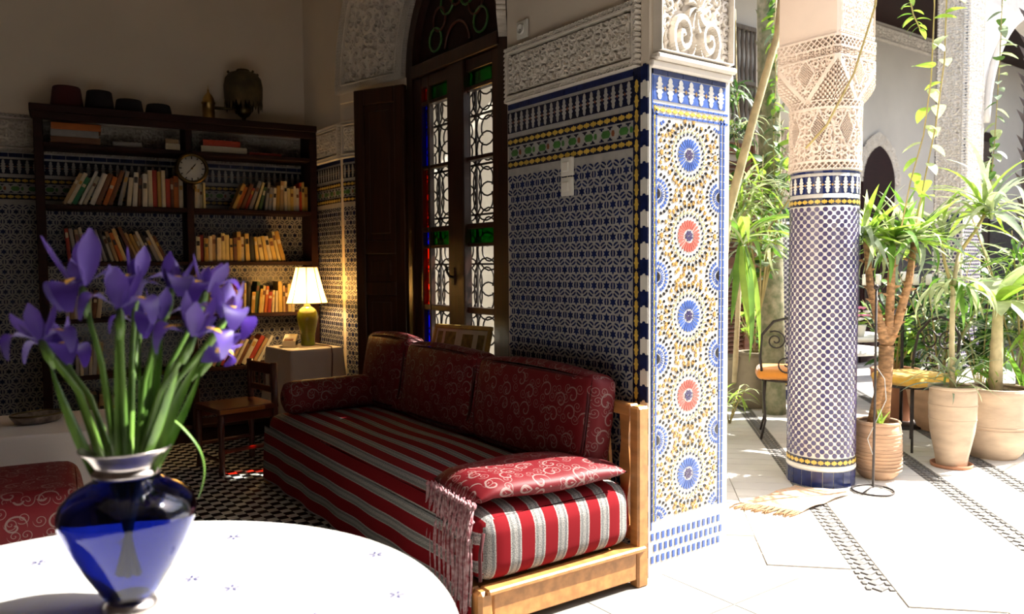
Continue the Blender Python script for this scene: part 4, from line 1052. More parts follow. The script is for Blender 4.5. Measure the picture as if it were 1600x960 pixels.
# ------------------------------------------------------------------ low white table at left with dish
legged('low_table', 'low wooden table covered by a white cloth at the left wall side', (.20, 4.45, 0), math.radians(-14), .47, .30, .547, 'dark_wood')
tc = draped('tablecloth', 0, 0, 0, rectoutline(.475, .305), .30, .05, 13, None, 'linen_dim', 5, corner=.12); tc.location = (.20, 4.45, .55); tc.rotation_euler = (0, 0, math.radians(-14))
tag(tc, 'white cloth on the low table holding the dark oval dish', 'tablecloth')
M('dish', (.09, .06, .045), .4, var=(40, .6, (.25, .2, .16)))
ds = thing('oval_dish', 'dark patterned oval dish on the low white table', 'dish', (.36, 4.43, .553), math.radians(20))
MB().lathe([(.07, 0), (.10, .006), (.118, .03), (.122, .042), (.116, .042), (.095, .018), (.002, .014)], 28, sy=.75).build('bowl', 'dish', ds)
MB().tube([(.119*math.cos(a), .089*math.sin(a), .042) for a in np.linspace(0, 2*PI, 29)[:-1]], .005, 6, closed=True).build('rim', 'old_brass', ds)
jr = thing('dark_jar', 'dark round jar at the left edge of the low white table', 'jar', (.12, 4.32, .553))
MB().lathe([(.03, 0), (.055, .02), (.065, .06), (.05, .10), (.03, .115), (.034, .125)], 20).build('body', 'dish', jr); MB().lathe([(.036, .125), (.03, .14), (.008, .15), (.008, .165), (.002, .168)], 16).build('lid', 'dish', jr)
# ------------------------------------------------------------------ brocade bench at left
bn = thing('cushioned_bench', 'low bench with red brocade cushion and pine frame behind the vase', 'bench', (.0, 3.50, 0), math.radians(-6))
o = weld(rbox((-.55, -.28, .18), (.42, .28, .505), .06, .015, 18, .008, 9).build('cushion', 'brocade', bn)); set_uv(o, boxuv())
for a in ((-.55, -.29, .08, .43, -.25, .18), (-.55, .25, .08, .43, .29, .18), (.39, -.25, .08, .43, .25, .18)): MB().box(a[:3], a[3:], bev=.006).build('rail', 'pine', bn)
for x in (-.52, .40):
    for y in (-.26, .26): MB().box((x-.03, y-.03, 0), (x+.03, y+.03, .18), bev=.006).build('leg', 'pine', bn)
# ------------------------------------------------------------------ round table, cloth, vase, irises
TC, TR, TZ = (.15, 1.40), .622, .70
rt = thing('round_table', 'round wooden table under the bright white cloth in front', 'table', (TC[0], TC[1], 0))
MB().lathe([(.585, 0), (.60, .008), (.60, .026), (.59, .03)], 48, c=(0, 0, TZ-.036)).build('tabletop', 'dark_wood', rt)
MB().lathe([(.16, 0), (.16, .02), (.07, .05), (.045, .12), (.055, .3), (.04, .5), (.07, .62), (.16, .66)], 24).build('pedestal', 'dark_wood', rt)
for i in range(3):
    a = 2*PI*i/3+.3; MB().tube([(0, 0, .1), (.2*math.cos(a), .2*math.sin(a), .09), (.36*math.cos(a), .36*math.sin(a), .02)], [.03, .028, .02], 8).build('foot', 'dark_wood', rt)
tc = draped('tablecloth', 0, 0, 0, [((TR-.01)*math.cos(2*PI*i/120), (TR-.01)*math.sin(2*PI*i/120)) for i in range(120)], .46, .05, 14, None, 'linen', 8); tc.location = (TC[0], TC[1], TZ)
tag(tc, 'bright white cloth on the round table beneath the blue vase', 'tablecloth')
M('embroidery', (.03, .03, .11), .9)
for x, y in ((.507, 1.755), (.713, 1.468), (.372, 1.566), (.42, 1.475), (.141, 1.843), (.494, 1.27), (.653, 1.262), (.05, 1.68), (.30, 1.86), (-.2, 1.5)):
    eb = MB(); a0 = random.uniform(0, 3)
    for i in range(5):
        a = a0+2*PI*i/5; eb.prism(xf([(.003, -.001), (.012, -.004), (.018, 0), (.012, .004), (.003, .001)], x-TC[0], y-TC[1], a), lambda u, v, h: (u, v, h+.0003), .0008)
    eb.build('embroidered_motif', 'embroidery', tc)
VX, VY = .252, 1.497
vas = thing('vase', 'cobalt blue glass vase with silver collar on the white table', 'vase', (VX, VY, TZ+.002))
t, b = node_mat('cobalt_glass'); b.inputs['Base Color'].default_value = (.040, .07, .34, 1); b.inputs['Transmission Weight'].default_value = 1; b.inputs['Roughness'].default_value = .02; b.inputs['IOR'].default_value = 1.45
pr = [(.002, .014), (.038, .014), (.050, .035), (.074, .075), (.097, .12), (.110, .155), (.113, .172), (.107, .192), (.088, .211), (.064, .224), (.050, .232), (.048, .238)]
inn = [(max(.001, r-.0045), z+(.006 if z < .05 else 0)) for r, z in pr]
MB().lathe(pr+inn[::-1], 64, cap=False).build('body', 'cobalt_glass', vas)
M('silver', (.62, .56, .54), .28, 1., var=(30, .3))
MB().lathe([(.0505, .236), (.0545, .239), (.0545, .246), (.050, .249), (.053, .258), (.062, .272), (.074, .283), (.0755, .286), (.072, .286), (.060, .274), (.049, .258), (.046, .240)], 56, cap=False).build('collar', 'silver', vas)
MB().lathe([(.001, 0), (.046, 0), (.048, .004), (.040, .012), (.036, .018), (.001, .018)], 40).build('foot', 'silver', vas)
# irises
def petal_mesh(kind):
    nl, nw = 14, 7; vs = []
    for j in range(nl):
        s_ = j/(nl-1)
        if kind == 'fall':
            w_ = .0045+.021*math.sin(min(1, max(0, (s_-.25)/.75))**.8*PI)**.8*(s_ > .25)+.003*math.sin(PI*s_); x = .070*math.sin(s_*1.75)/math.sin(1.57); z = .020*math.sin(s_*PI*.8)-.055*max(0, s_-.45)**1.3*1.6
        else:
            w_ = .004+.014*math.sin(PI*min(1, s_*1.02)**1.25); x = .010+.026*s_**1.4; z = .078*s_
        for i in range(nw):
            q = i/(nw-1)*2-1
            cup = (.006*(q*q)*(1 if kind == 'fall' else -1))*math.sin(PI*s_); ruf = .0025*math.sin(8*s_+3*q)*abs(q)
            vs.append((x-(cup if kind != 'fall' else 0), w_*q, z+(cup if kind == 'fall' else 0)+ruf))
    me = MB().add(vs, [[j*nw+i, j*nw+i+1, (j+1)*nw+i+1, (j+1)*nw+i] for j in range(nl-1) for i in range(nw-1)], 0, True)
    return me
FALL = petal_mesh('fall'); STD = petal_mesh('std')
tmp = FALL.build('fall_petal', 'iris'); FM = tmp.data; bpy.data.objects.remove(tmp)
tmp = STD.build('standard_petal', 'iris_light'); SM = tmp.data; bpy.data.objects.remove(tmp)
bl_ = MB().add([(.024, -.004, .0185), (.024, .004, .0185), (.044, .008, .0195), (.058, 0, .015), (.044, -.008, .0195)], [[0, 1, 2, 3, 4]]).build('b', 'iris_yellow'); BM_ = bl_.data; bpy.data.objects.remove(bl_)
blooms = [(0.198, 1.539, 1.282, 1.15, 'with two tall upright petals, highest at the left of the vase'), (0.134, 1.555, 1.191, .95, 'leftmost of the bunch'), (0.169, 1.626, 1.161, .95, 'lowest at the left of the bunch'), (0.298, 1.615, 1.285, 1.0, 'at the top middle, behind the others'), (0.244, 1.466, 1.245, 1.05, 'front and centre of the bunch'), (0.338, 1.511, 1.275, .95, 'right of the topmost middle bloom'), (0.394, 1.495, 1.27, 1.0, 'highest on the right side of the bunch'), (0.337, 1.358, 1.201, 1.05, 'nearest the viewer on the right side'), (0.397, 1.39, 1.225, 1.0, 'rightmost of the full blooms'), (0.313, 1.501, 1.22, .85, 'half hidden in the middle of the bunch'), (0.303, 1.631, 1.205, .85, 'at the back, low in the middle'), (0.4, 1.459, 1.165, .7, 'smallest and drooping at the lower right')]
mouth = Vector((VX, VY, TZ+.28))
for i, (x, y, z, sc, lab) in enumerate(blooms):
    P = Vector((x, y, z)); off = Vector((x-VX, y-VY, 0))
    base = Vector((VX, VY, TZ+.06))-off*.12; m_ = mouth+off.normalized()*min(.038, off.length*.3)
    sc *= .84
    it = thing('iris_flower', 'purple iris stem '+lab, 'flower', base, 0, 'irises in the blue vase')
    mid = m_.lerp(P, .5)+off*(-.10)
    top = P-Vector((0, 0, .012))
    pts = [base, base.lerp(m_, .6), m_, m_.lerp(mid, .6), mid, mid.lerp(top, .5)+off*.02, top]
    MB().tube(pts, [.005, .005, .0055, .0055, .005, .0048, .004], 8).build('stem', 'stem_green', it, world=True)
    # sheath leaf hugging the stem
    ax = (top-m_).normalized(); sd = ax.cross(Vector((math.cos(i*2.1), math.sin(i*2.1), .2))).normalized()
    lf = MB(); nl = 9; vs = []
    Ll = .62+.25*((i*37) % 10)/10
    for j in range(nl):
        s_ = j/(nl-1); c = m_.lerp(top, s_*Ll)+Vector((0, 0, -.05*(1-s_)))+sd.cross(ax)*.007+off*.16*s_*(1-s_)*(1 if i % 2 else -1)
        w_ = .0125*sc*(1-s_**2.5)+.001
        for q in (-1, 0, 1): vs.append(c+sd*w_*q+sd.cross(ax)*(.004*abs(q)))
    lf.add(vs, [[j*3+k, j*3+k+1, j*3+3+k+1, j*3+3+k] for j in range(nl-1) for k in range(2)], 0, True).build('blade_leaf', 'stem_green', it, world=True)
    MB().tube([top-ax*.055, top-ax*.03, top-ax*.005], [.005, .0085, .006], 8).build('bud_sheath', 'stem_green', it, world=True)
    rz = i*1.37; tilt = Euler((off.y*-1.2, off.x*1.6, 0))
    if i == 11: tilt = Euler((.5, 1.0, 0))
    for k in range(3):
        for me, nm, da, s_ in ((FM, 'fall_petal', 0, sc*1.0), (SM, 'standard_petal', PI/3, sc*(1.25 if i == 0 else .98)), (SM, 'style_arm', 0, sc*.62)):
            pe = bpy.data.objects.new(nm, me); COL.objects.link(pe); pe.parent = it; pe.location = top-base
            jt = Matrix.Rotation(random.uniform(-.25, .25), 4, 'Y')
            pe.rotation_euler = (tilt.to_matrix().to_4x4() @ Matrix.Rotation(rz+da+2*PI*k/3, 4, 'Z') @ jt).to_euler(); pe.scale = (s_, s_*random.uniform(.9, 1.15), s_)
            if nm[0] == 'f':
                yb = bpy.data.objects.new('yellow_blotch', BM_); COL.objects.link(yb); yb.parent = pe; yb.location = (0, 0, .0025)
dl = [(0.279, 1.486, 0.99), (0.303, 1.471, 1.035), (0.326, 1.454, 1.029), (0.356, 1.429, 0.984), (0.363, 1.421, 0.939), (0.351, 1.427, 0.888)]
dq = [Vector(p) for p in dl]; dq = [dq[0]]+dq+[dq[-1]]; dl = []
for i in range(1, len(dq)-2):
    for k in range(6):
        s_ = k/6; a, b_, c, d = dq[i-1:i+3]; dl.append(.5*((2*b_)+(c-a)*s_+(2*a-5*b_+4*c-d)*s_*s_+(3*b_-a-3*c+d)*s_**3))
bl2 = MB().tube(dl, [.0055*(1-(i/len(dl))**2)+.0008 for i in range(len(dl))], 6, flat=.35).build('iris_leaf', 'stem_green'); tag(bl2, 'single thin iris leaf bending down over the right vase rim', 'leaf')
# ------------------------------------------------------------------ courtyard shell
struct(MB().box((2.324, -2.6, 0), (2.82, -.05, ZC)).build('wall_sun_limit', 'limewash_out'), 'plain plaster pier added out of sight to shrink the sunlit patch')  # added off-frame pier: limits the sun patch and sky light indoors
struct(MB().box((2.82, -4.2, 0), (15, -4.0, 5.2)).build('wall_courtyard_near', 'limewash_out'), 'plain plaster wall closing the courtyard behind the viewer')
struct(MB().box((14.8, -4.0, 0), (15, 7.2, 4.6)).build('wall_courtyard_end', 'limewash_out'), 'plain plaster wall at the far end of the courtyard')
wcb = struct(MB().box((2.82, 5.6, 0), (14.8, 5.8, 5.2)).build('wall_courtyard_back', 'limewash_out'), 'pale plaster wall behind the far arcade and its planting')
wY = lambda u, v, h: (u, 5.6-h, v)
# dado painted near-black for the dark opening, frieze, arched door on gallery wall
M('dado_opening_dark', (.03, .026, .03), .4, var=(40, .8, (.09, .085, .085)))
MB().box((8.6, 5.585, 0), (14.8, 5.6, 1.95)).build('dado_panel', 'dado_opening_dark', wcb, world=True)
relief(wcb, 'plaster_frieze', wY, 8.6, 13.0, 4.2, 4.42, bandcarve(8.6, 13.0, 4.2, 4.42, .11), .02, .014)
def archface(mb, x0, x1, zs, R, y0, y1, n_=12):
    A = arch(x0, x1, zs, R, n_); pts = [(x0, 0)]+A+[(x1, 0)]; k_ = len(pts)
    mb.add([(x, y, z) for y in (y0, y1) for x, z in pts], [list(range(k_)), list(range(k_, 2*k_))]+[[i, i+1, k_+i+1, k_+i] for i in range(k_-1)])
d2 = struct(bpy.data.objects.new('door_1', None), 'dark wooden door under a small arch in the gallery wall'); COL.objects.link(d2); d2.location = (10.05, 5.6, 0)
mb_ = MB(); archface(mb_, 9.66, 10.44, 2.35, .50, 5.565, 5.60); mb_.build('door_leaf', 'bookcase_wood', d2, world=True)
A0 = arch(9.66, 10.44, 2.35, .50, 16); A1 = arch(9.50, 10.60, 2.35, .68, 16)
P = np.stack([np.array(A0), np.array(A1)]); ww = np.linspace(0, 1, 14)[:, None, None]; s = np.linspace(0, len(A0)-1.001, 160); i0 = s.astype(int); f_ = (s-i0)[:, None]
q0 = P[0][i0]*(1-f_)+P[0][i0+1]*f_; q1 = P[1][i0]*(1-f_)+P[1][i0+1]*f_; G = q0[None]*(1-ww)+q1[None]*ww
hh = carve(np.broadcast_to(np.linspace(0, 2, 160)[None], (14, 160)), np.broadcast_to(ww[..., 0]*.14, (14, 160)), .08)
npgrid('door_arch_plaster', np.stack([G[..., 0], 5.585-hh*.03, G[..., 1]], -1), 'plaster_carved', d2)
for s_ in (0, 1): MB().box((9.70+s_*.36, 5.545, .1), (10.02+s_*.36, 5.566, 2.2), bev=.006).build('door_panel', 'bookcase_wood', d2, world=True)
d3 = struct(bpy.data.objects.new('door_2', None), 'tall dark carved door seen through the far arch'); COL.objects.link(d3); d3.location = (12.6, 5.6, 0)
MB().box((12.0, 5.56, 0), (13.3, 5.6, 3.3)).build('door_frame', 'bookcase_wood', d3, world=True)
for s_ in range(2):
    for r in range(3): MB().box((12.08+s_*.6, 5.535, .15+r*1.05), (12.58+s_*.6, 5.56, 1.05+r*1.05), bev=.008).build('door_panel', 'dark_wood', d3, world=True)
# red brown louvred doors behind the planting
lv = struct(bpy.data.objects.new('door_3', None), 'red brown louvred wooden doors behind the potted plants'); COL.objects.link(lv); lv.location = (7.6, 5.6, 0)
for x0 in (6.7, 7.35, 8.0):
    for a in ((x0, 5.53, 0, x0+.09, 5.59, 2.62), (x0+.53, 5.53, 0, x0+.62, 5.59, 2.62), (x0+.09, 5.53, 0, x0+.53, 5.59, .14), (x0+.09, 5.53, 1.25, x0+.53, 5.59, 1.38), (x0+.09, 5.53, 2.50, x0+.53, 5.59, 2.62)): MB().box(a[:3], a[3:], bev=.005).build('louvre_frame', 'shutter_wood', lv, world=True)
    for i in range(22):
        z = .17+i*.05 if i < 21 else None
        if z is None: continue
        for zz in (z, z+1.24):
            X = Matrix.Translation((x0+.31, 5.565, zz)) @ Matrix.Rotation(math.radians(35), 4, 'X')
            MB().box((-.22, -.028, -.004), (.22, .028, .004), X=X).build('louvre_slat', 'shutter_wood', lv, fix=False).location = (-7.6, -5.6, 0)
sc_ = thing('turned_screen', 'grey turned wood lattice screen above the louvred doors', 'screen', (7.65, 5.57, 2.7))
for i in range(26): MB().lathe([(.012, 0), (.022, .1), (.012, .2), (.026, .32), (.026, .4), (.012, .52), (.022, .7), (.012, .85), (.022, 1.0), (.012, 1.15)], 6, c=(-.95+i*.076, -.03, .02)).build('baluster', 'grey_wood', sc_)
for z in (0, .58, 1.17): MB().box((-1.0, -.06, z-.02), (1.0, 0, z+.02)).build('screen_rail', 'grey_wood', sc_)
# far arcade: carved pier, arch, gallery ceiling
fa = struct(MB().box((9.30, 4.17, 0), (9.75, 4.50, 4.75)).build('wall_arcade', 'plaster_carved'), 'white carved plaster arcade with pointed arch across the courtyard')
up = MB(); A = arch(9.75, 12.45, 2.9, 1.45, 18); k_ = len(A)
for y in (4.17, 4.50): up.add([(x, y, z) for x, z in A]+[(x, y, 4.75) for x, z in A], [[i, i+1, k_+i+1, k_+i] for i in range(k_-1)])
up.add([(x, 4.17, z) for x, z in A]+[(x, 4.50, z) for x, z in A], [[i, i+1, k_+i+1, k_+i] for i in range(k_-1)])
up.box((12.45, 4.17, 0), (12.9, 4.50, 4.75)); up.build('arch_wall', 'plaster_carved', fa, world=True)
relief(fa, 'pier_relief', lambda u, v, h: (9.30-h, u, v), 4.17, 4.50, 1.9, 4.6, lambda U, V: bandcarve(4.17, 4.50, 1.9, 4.6, .09, bw=.03)(U, V), .022, .013)
relief(fa, 'pier_relief', lambda u, v, h: (u, 4.17-h, v), 9.30, 9.72, 1.9, 4.6, lambda U, V: bandcarve(9.30, 9.72, 1.9, 4.6, .10, bw=.05)(U, V), .022, .013)
MB().tube([(x, 4.15, z) for x, z in A], .045, 6).build('arch_moulding', 'plaster_carved', fa, world=True)
pp = []
for j in range(40):
    for i in range(10): pp.append((ngon((i+.5+.5*(j % 2))*.044, .12+j*.040, .0165, 8), T['plum_tile']))
inlay(fa, 'pier_tiles', [(ngon(sum(x for x, y in p)/8, sum(y for x, y in p)/8, .0165, 6), c) for p, c in pp if sum(x for x, y in p)/8 < .43], lambda u, v, h: (9.31+u, 4.17-h, v), .004)
inlay(fa, 'pier_tiles', [(p, c) for p, c in pp if sum(x for x, y in p)/8 < .31], lambda u, v, h: (9.30-h, 4.18+u, v), .004)
inlay(fa, 'pier_frieze', [(rect(0, .32, 1.74, 1.86), T['navy'])], lambda u, v, h: (9.30-h, 4.175+u, v), .004); inlay(fa, 'pier_frieze', merlons(.0, .32, 1.745, 1.855, .055, T['zellige_white'], T['yellow_tile']), lambda u, v, h: (9.30-h, 4.175+u, v), .003, .004)
MB().box((9.0, 4.10, 4.60), (13.2, 4.20, 4.72)).build('painted_beam', 'red_tile', fa, world=True); MB().box((9.0, 4.06, 4.72), (13.2, 4.20, 4.80)).build('painted_beam', 'green_tile', fa, world=True)
MB().box((9.0, 4.0, 4.80), (13.2, 4.22, 5.3)).build('cedar_eave', 'cedar', fa, world=True)
struct(MB().box((5.6, 4.3, 4.45), (14.8, 5.6, 4.55)).build('ceiling_gallery', 'bookcase_wood'), 'dark wooden ceiling of the far gallery')
# unseen roof over the tiled column, added to block sun from the window
struct(MB().box((2.82, 2.45, 3.35), (4.45, 5.6, 3.55)).build('ceiling_sun_block', 'cedar'), 'unseen cedar roof added above the window to block the sun')
# ------------------------------------------------------------------ tiled columns
CX, CY, CR = 4.225, 2.675, .190
def column(cx, cy, label, singles, full=True):
    c = thing('tiled_column', label, 'column', (cx, cy, 0))
    wrap = lambda u, v, h: (cx+(CR+h)*math.cos(u/CR), cy+(CR+h)*math.sin(u/CR), v)
    circ = 2*PI*CR
    MB().lathe([(CR, 0), (CR, 1.83)], 48, c=(cx, cy, 0)).build('shaft', 'zellige_white', c, world=True)
    P = []
    n_ = 26; st = circ/n_
    nb = 20
    for i in range(nb): P.append((rect(i*circ/nb+.002, (i+1)*circ/nb-.002, .004, .095), T['navy']))
    j = 0; v = .192
    dts = []
    while v < 1.612:
        for i in range(n_): dts.append((ngon((i+.5*(j % 2))*st, v, .0144, 8, PI/8), T['plum_tile']))
        v += .0232; j += 1
    def seg(z0, z1, ci): return [(rect(i*circ/24, (i+1)*circ/24, z0, z1), ci) for i in range(24)]
    F = seg(.128, .172, T['navy_black'])+seg(1.628, 1.672, T['navy_black'])+seg(1.695, 1.795, T['navy'])+seg(1.812, 1.826, T['navy'])
    F2 = yellows(0, circ, .128, .172, .036, T['yellow_tile'])+yellows(0, circ, 1.630, 1.670, .036, T['yellow_tile'])+merlons(0, circ, 1.698, 1.792, .050, T['zellige_white'], T['ochre_tile'])
    face = lambda p: (p-Vector((cx, cy, p.z))).normalized().dot((Vector((0, 0, 0))-Vector((cx, cy, 0))).normalized()) > .35
    inlay(c, 'base_tiles', P, wrap, .004, 0, singles=10 if singles else 0, ok=face, piece='base_tile')
    inlay(c, 'dot_tiles', dts, wrap, .003, 0, singles=singles, ok=lambda p: face(p) and .3 < p.z < 1.5, piece='dot_tile')
    inlay(c, 'frieze_ground', F, wrap, .002, 0); inlay(c, 'frieze_tiles', F2, wrap, .002, .002)
    MB().lathe([(CR, .100), (CR+.006, .104), (CR+.006, .118), (CR, .122)], 48, c=(cx, cy, 0), cap=False).build('white_ring', 'zellige_white', c, world=True)
    if not full: return c
    st_ = .0035 if singles else .008
    # round carved neck
    def neck(U, V):
        e = np.minimum(V-1.83, 2.225-V); h = carve(U, V-2.02, .099, k=2.6)
        # honeycomb lozenges
        uu = ((U/.149) % 1)-.5; vv = (V-2.06)/.11; lz = np.abs(uu)*3.1+np.abs(vv)
        hx = sstep(-.3, .2, np.cos(2*PI*U/.0145)*np.cos(2*PI*V/.0165))
        h = np.where(lz < .85, hx*.8, h); h = np.where(np.abs(lz-.95) < .10, 1., h)
        h = np.where(e < .045, lattice(U, V, .033), h); h = np.where((e < .008) | (np.abs(e-.048) < .006), 1., h)
        return h
    def wrapn(U, V, H): return (cx+(CR-.014+H)*np.cos(U/CR), cy+(CR-.014+H)*np.sin(U/CR), V)
    relief(c, 'carved_neck', wrapn, 0, circ, 1.83, 2.225, neck, .026, st_, 'plaster_pink')
    # capital: square above melting into the round neck
    hs = .192; NUc, NVc = int(8*hs/st_), int(.36/st_)
    s_ = np.linspace(0, 8, NUc); U = s_*hs
    sd = (s_//2).astype(int) % 4; tt = (s_ % 2)-1
    ang = {0: (1, 0), 1: (0, 1), 2: (-1, 0), 3: (0, -1)}
    sqx = np.select([sd == 0, sd == 1, sd == 2, sd == 3], [np.ones_like(tt), -tt, -np.ones_like(tt), tt])*hs
    sqy = np.select([sd == 0, sd == 1, sd == 2, sd == 3], [tt, np.ones_like(tt), -tt, -np.ones_like(tt)])*hs
    th = np.arctan2(sqy, sqx); rs = np.hypot(sqx, sqy)
    zz = np.linspace(2.205, 2.565, NVc)[:, None]
    f = sstep(2.20, 2.33, zz)**.6
    base_r = (CR-.012)*(1-f)+np.minimum(rs, hs*1.33)[None]*f
    Ug = np.broadcast_to(tt[None]*hs, (NVc, NUc)); Zg = np.broadcast_to(zz, (NVc, NUc))
    h = carve(Ug, Zg-2.36, .085, k=2.5)
    lz = np.abs(Ug)/.05+np.abs(Zg-2.37)/.075
    h = np.where(lz < 1, .5+.5*sstep(-.3, .2, np.cos(2*PI*Ug/.013)*np.cos(2*PI*Zg/.015)), h); h = np.where(np.abs(lz-1.12) < .12, 1., h)
    stp = np.abs(Ug)/.16+(2.46-Zg)/.20; h = np.where(np.abs(stp-1.25) < .10, 1., h)
    h = np.where((stp > 1.38), sstep(-.3, .3, np.cos(2*PI*Ug/.03)*np.cos(2*PI*Zg/.03)), h)
    h = np.where(Zg > 2.455, carve(Ug, Zg-2.48, .035, k=2.), h); h = np.where(np.abs(Zg-2.452) < .006, 1., h)
    h = np.where(Zg > 2.50, lattice(Ug, Zg, .034), h); h = np.where((np.abs(Zg-2.50) < .005) | (Zg > 2.553), 1., h)
    R_ = base_r+h*.028-.012
    npgrid('capital', np.stack([cx+R_*np.cos(th)[None], cy+R_*np.sin(th)[None], Zg], -1), 'plaster_pink', c)
    return c
col1 = column(CX, CY, 'round column of blue dotted tiles with carved capital beside the pots', 290)
BS = .190
MB().box((CX-BS, CY-BS, 2.555), (CX+BS, CY+BS, 3.35), bev=.008).build('impost_block', 'plaster_pink', col1, world=True)
relief(col1, 'impost_relief', lambda u, v, h: (u, CY-BS-h, v), CX-BS+.01, CX+BS-.01, 2.57, 3.2, lambda U, V: bandcarve(CX-BS, CX+BS, 2.57, 3.2, .09, bw=.02)(U, V)*.7, .012, .006, 'plaster_pink')
col2 = column(6.62, 4.62, 'grey far column of dotted tiles half hidden by hanging leaves', 0)
MB().box((6.43, 4.43, 2.56), (6.81, 4.81, 4.45)).build('impost_block', 'limewash_out', col2, world=True)
# ------------------------------------------------------------------ foliage helpers
LEAVES = {}
def blade(kind, mat):
    """unit leaf along +x; kinds differ in width and bend"""
    if (kind, mat) in LEAVES: return LEAVES[(kind, mat)]
    bend, wid, fold, shape = {'sword': (.25, .040, .25, .45), 'arch': (.85, .034, .25, .4), 'droop': (1.5, .040, .25, .4), 'strap': (1.1, .052, .2, .5), 'broad': (.6, .20, .16, .42), 'heart': (.35, .30, .2, .32), 'banana': (.9, .15, .12, .5), 'fine': (.8, .016, .2, .4)}[kind]
    nl = 9; vs = []
    x = z = 0.; a = bend*.35
    for j in range(nl):
        s_ = j/(nl-1)
        w_ = wid*(math.sin(PI*min(1, max(.02, s_))**(math.log(.5)/math.log(shape)))**.75 if kind in ('broad', 'heart', 'banana') else (min(1, .45+s_*2.2)*(1-s_**2.6)))
        for q in (-1, 0, 1): vs.append((x, q*w_, z+abs(q)*w_*fold))
        a -= bend/(nl-1)*1.5; x += math.cos(a)/(nl-1); z += math.sin(a)/(nl-1)
    b_ = MB().add(vs, [[j*3+k, j*3+k+1, j*3+4+k, j*3+3+k] for j in range(nl-1) for k in range(2)], 0, True).build('leaf', mat)
    me = b_.data; bpy.data.objects.remove(b_); LEAVES[(kind, mat)] = me; return me
RL = random.Random(11)
def leafobj(parent, base, az, el, L, kind, mat, w=1., roll=0.):
    for k_ in range(8):   # keep blades out of the columns and the back wall
        hit = False
        for q in (.35, .65, 1.):
            x_, y_ = base[0]+math.cos(az)*math.cos(el)*L*q, base[1]+math.sin(az)*math.cos(el)*L*q
            if math.hypot(x_-CX, y_-CY) < CR+.035 or math.hypot(x_-6.62, y_-4.62) < CR+.03 or y_ > 5.54 or (x_ < 2.85): hit = True
        if not hit: break
        az += PI/4
    o = bpy.data.objects.new('leaf', blade(kind, mat)); COL.objects.link(o); o.parent = parent
    o.location = Vector(base)-rootloc(parent)
    o.rotation_euler = (Matrix.Rotation(az, 4, 'Z') @ Matrix.Rotation(-el, 4, 'Y') @ Matrix.Rotation(roll, 4, 'X')).to_euler()
    o.scale = (L, L*w, L); return o
def tuft(parent, c, n_, L, kind, mats, el=(0., 1.2), w=1., spread=.02, az=(0, 2*PI)):
    for i in range(n_):
        a = az[0]+(az[1]-az[0])*(i+RL.uniform(-.4, .4))/n_ if az[1]-az[0] > 6 else RL.uniform(*az)
        leafobj(parent, (c[0]+RL.uniform(-spread, spread), c[1]+RL.uniform(-spread, spread), c[2]+RL.uniform(-spread, spread)*1.5), a+i*2.4*(az[1]-az[0] > 6), RL.uniform(*el), L*RL.uniform(.7, 1.1), kind, RL.choice(mats), w*RL.uniform(.85, 1.15), RL.uniform(-.4, .4))
def stemtube(parent, pts, r, mat, name='stem', n_=8): return MB().tube(pts, r, n_).build(name, mat, parent, world=True)
def vine(name, label, pts, n_, L, kind, mats, r=.004, group=None, stem='stem_tan'):
    t_ = thing(name, label, 'vine', pts[0], 0, group)
    stemtube(t_, pts, r, stem)
    P = [Vector(p) for p in pts]
    for i in range(n_):
        s_ = (i+.5)/n_*(len(P)-1); k_ = min(int(s_), len(P)-2); c = P[k_].lerp(P[k_+1], s_-k_)
        leafobj(t_, c, RL.uniform(0, 2*PI), RL.uniform(-.7, .2), L*RL.uniform(.7, 1.15), kind, RL.choice(mats), RL.uniform(.85, 1.1))
    return t_
# ------------------------------------------------------------------ pots
def pot(label, x, y, prof, mat, soil_z, soil_r, grooves=(), saucer=None, n_=36):
    t_ = thing('plant_pot', label, 'pot', (x, y, 0))
    z0 = .0
    if saucer:
        MB().lathe([(saucer*.9, 0), (saucer, .004), (saucer*1.04, .026), (saucer*.96, .026), (saucer*.9, .012), (.001, .012)], n_).build('saucer', 'terracotta_red', t_); z0 = .012
    MB().lathe([(r, z+z0) for r, z in prof], n_, cap=False).build('body', mat, t_)
    MB().lathe([(.001, prof[0][1]+z0), (prof[0][0], prof[0][1]+z0)], n_, cap=False).build('base', mat, t_)
    rm = max(prof, key=lambda q: q[1]); 
    MB().tube([((rm[0]-.004)*math.cos(a), (rm[0]-.004)*math.sin(a), rm[1]+z0) for a in np.linspace(0, 2*PI, n_+1)[:-1]], .011, 6, closed=True).build('rim', mat, t_)
    MB().lathe([(soil_r, soil_z+z0), (soil_r*.6, soil_z+z0+.01), (.001, soil_z+z0+.012)], n_, cap=False).build('soil', 'soil', t_)
    for r, z in grooves: MB().tube([(r*math.cos(a), r*math.sin(a), z+z0) for a in np.linspace(0, 2*PI, n_+1)[:-1]], .0045, 5, closed=True).build('ridge', mat, t_)
    return t_
P1 = (4.555, 2.505)
pot('ribbed terracotta pot with the branching yucca beside the column', *P1, [(.085, 0), (.115, .03), (.132, .09), (.136, .2), (.130, .30), (.122, .342), (.112, .342), (.114, .25)], 'terracotta', .315, .116, grooves=[(.134+.002*math.sin(k/2), .06+k*.022) for k in range(11)])
P2 = (5.17, 2.355)
pot('tall waisted terracotta pot on a red saucer holding the variegated dracaena', *P2, [(.088, 0), (.096, .06), (.112, .14), (.128, .22), (.136, .30), (.138, .42), (.135, .455), (.134, .468), (.138, .50), (.128, .50), (.124, .44)], 'terracotta_pale', .46, .126, grooves=[(.137, .39), (.134, .30)], saucer=.118)
P3 = (5.66, 2.31)
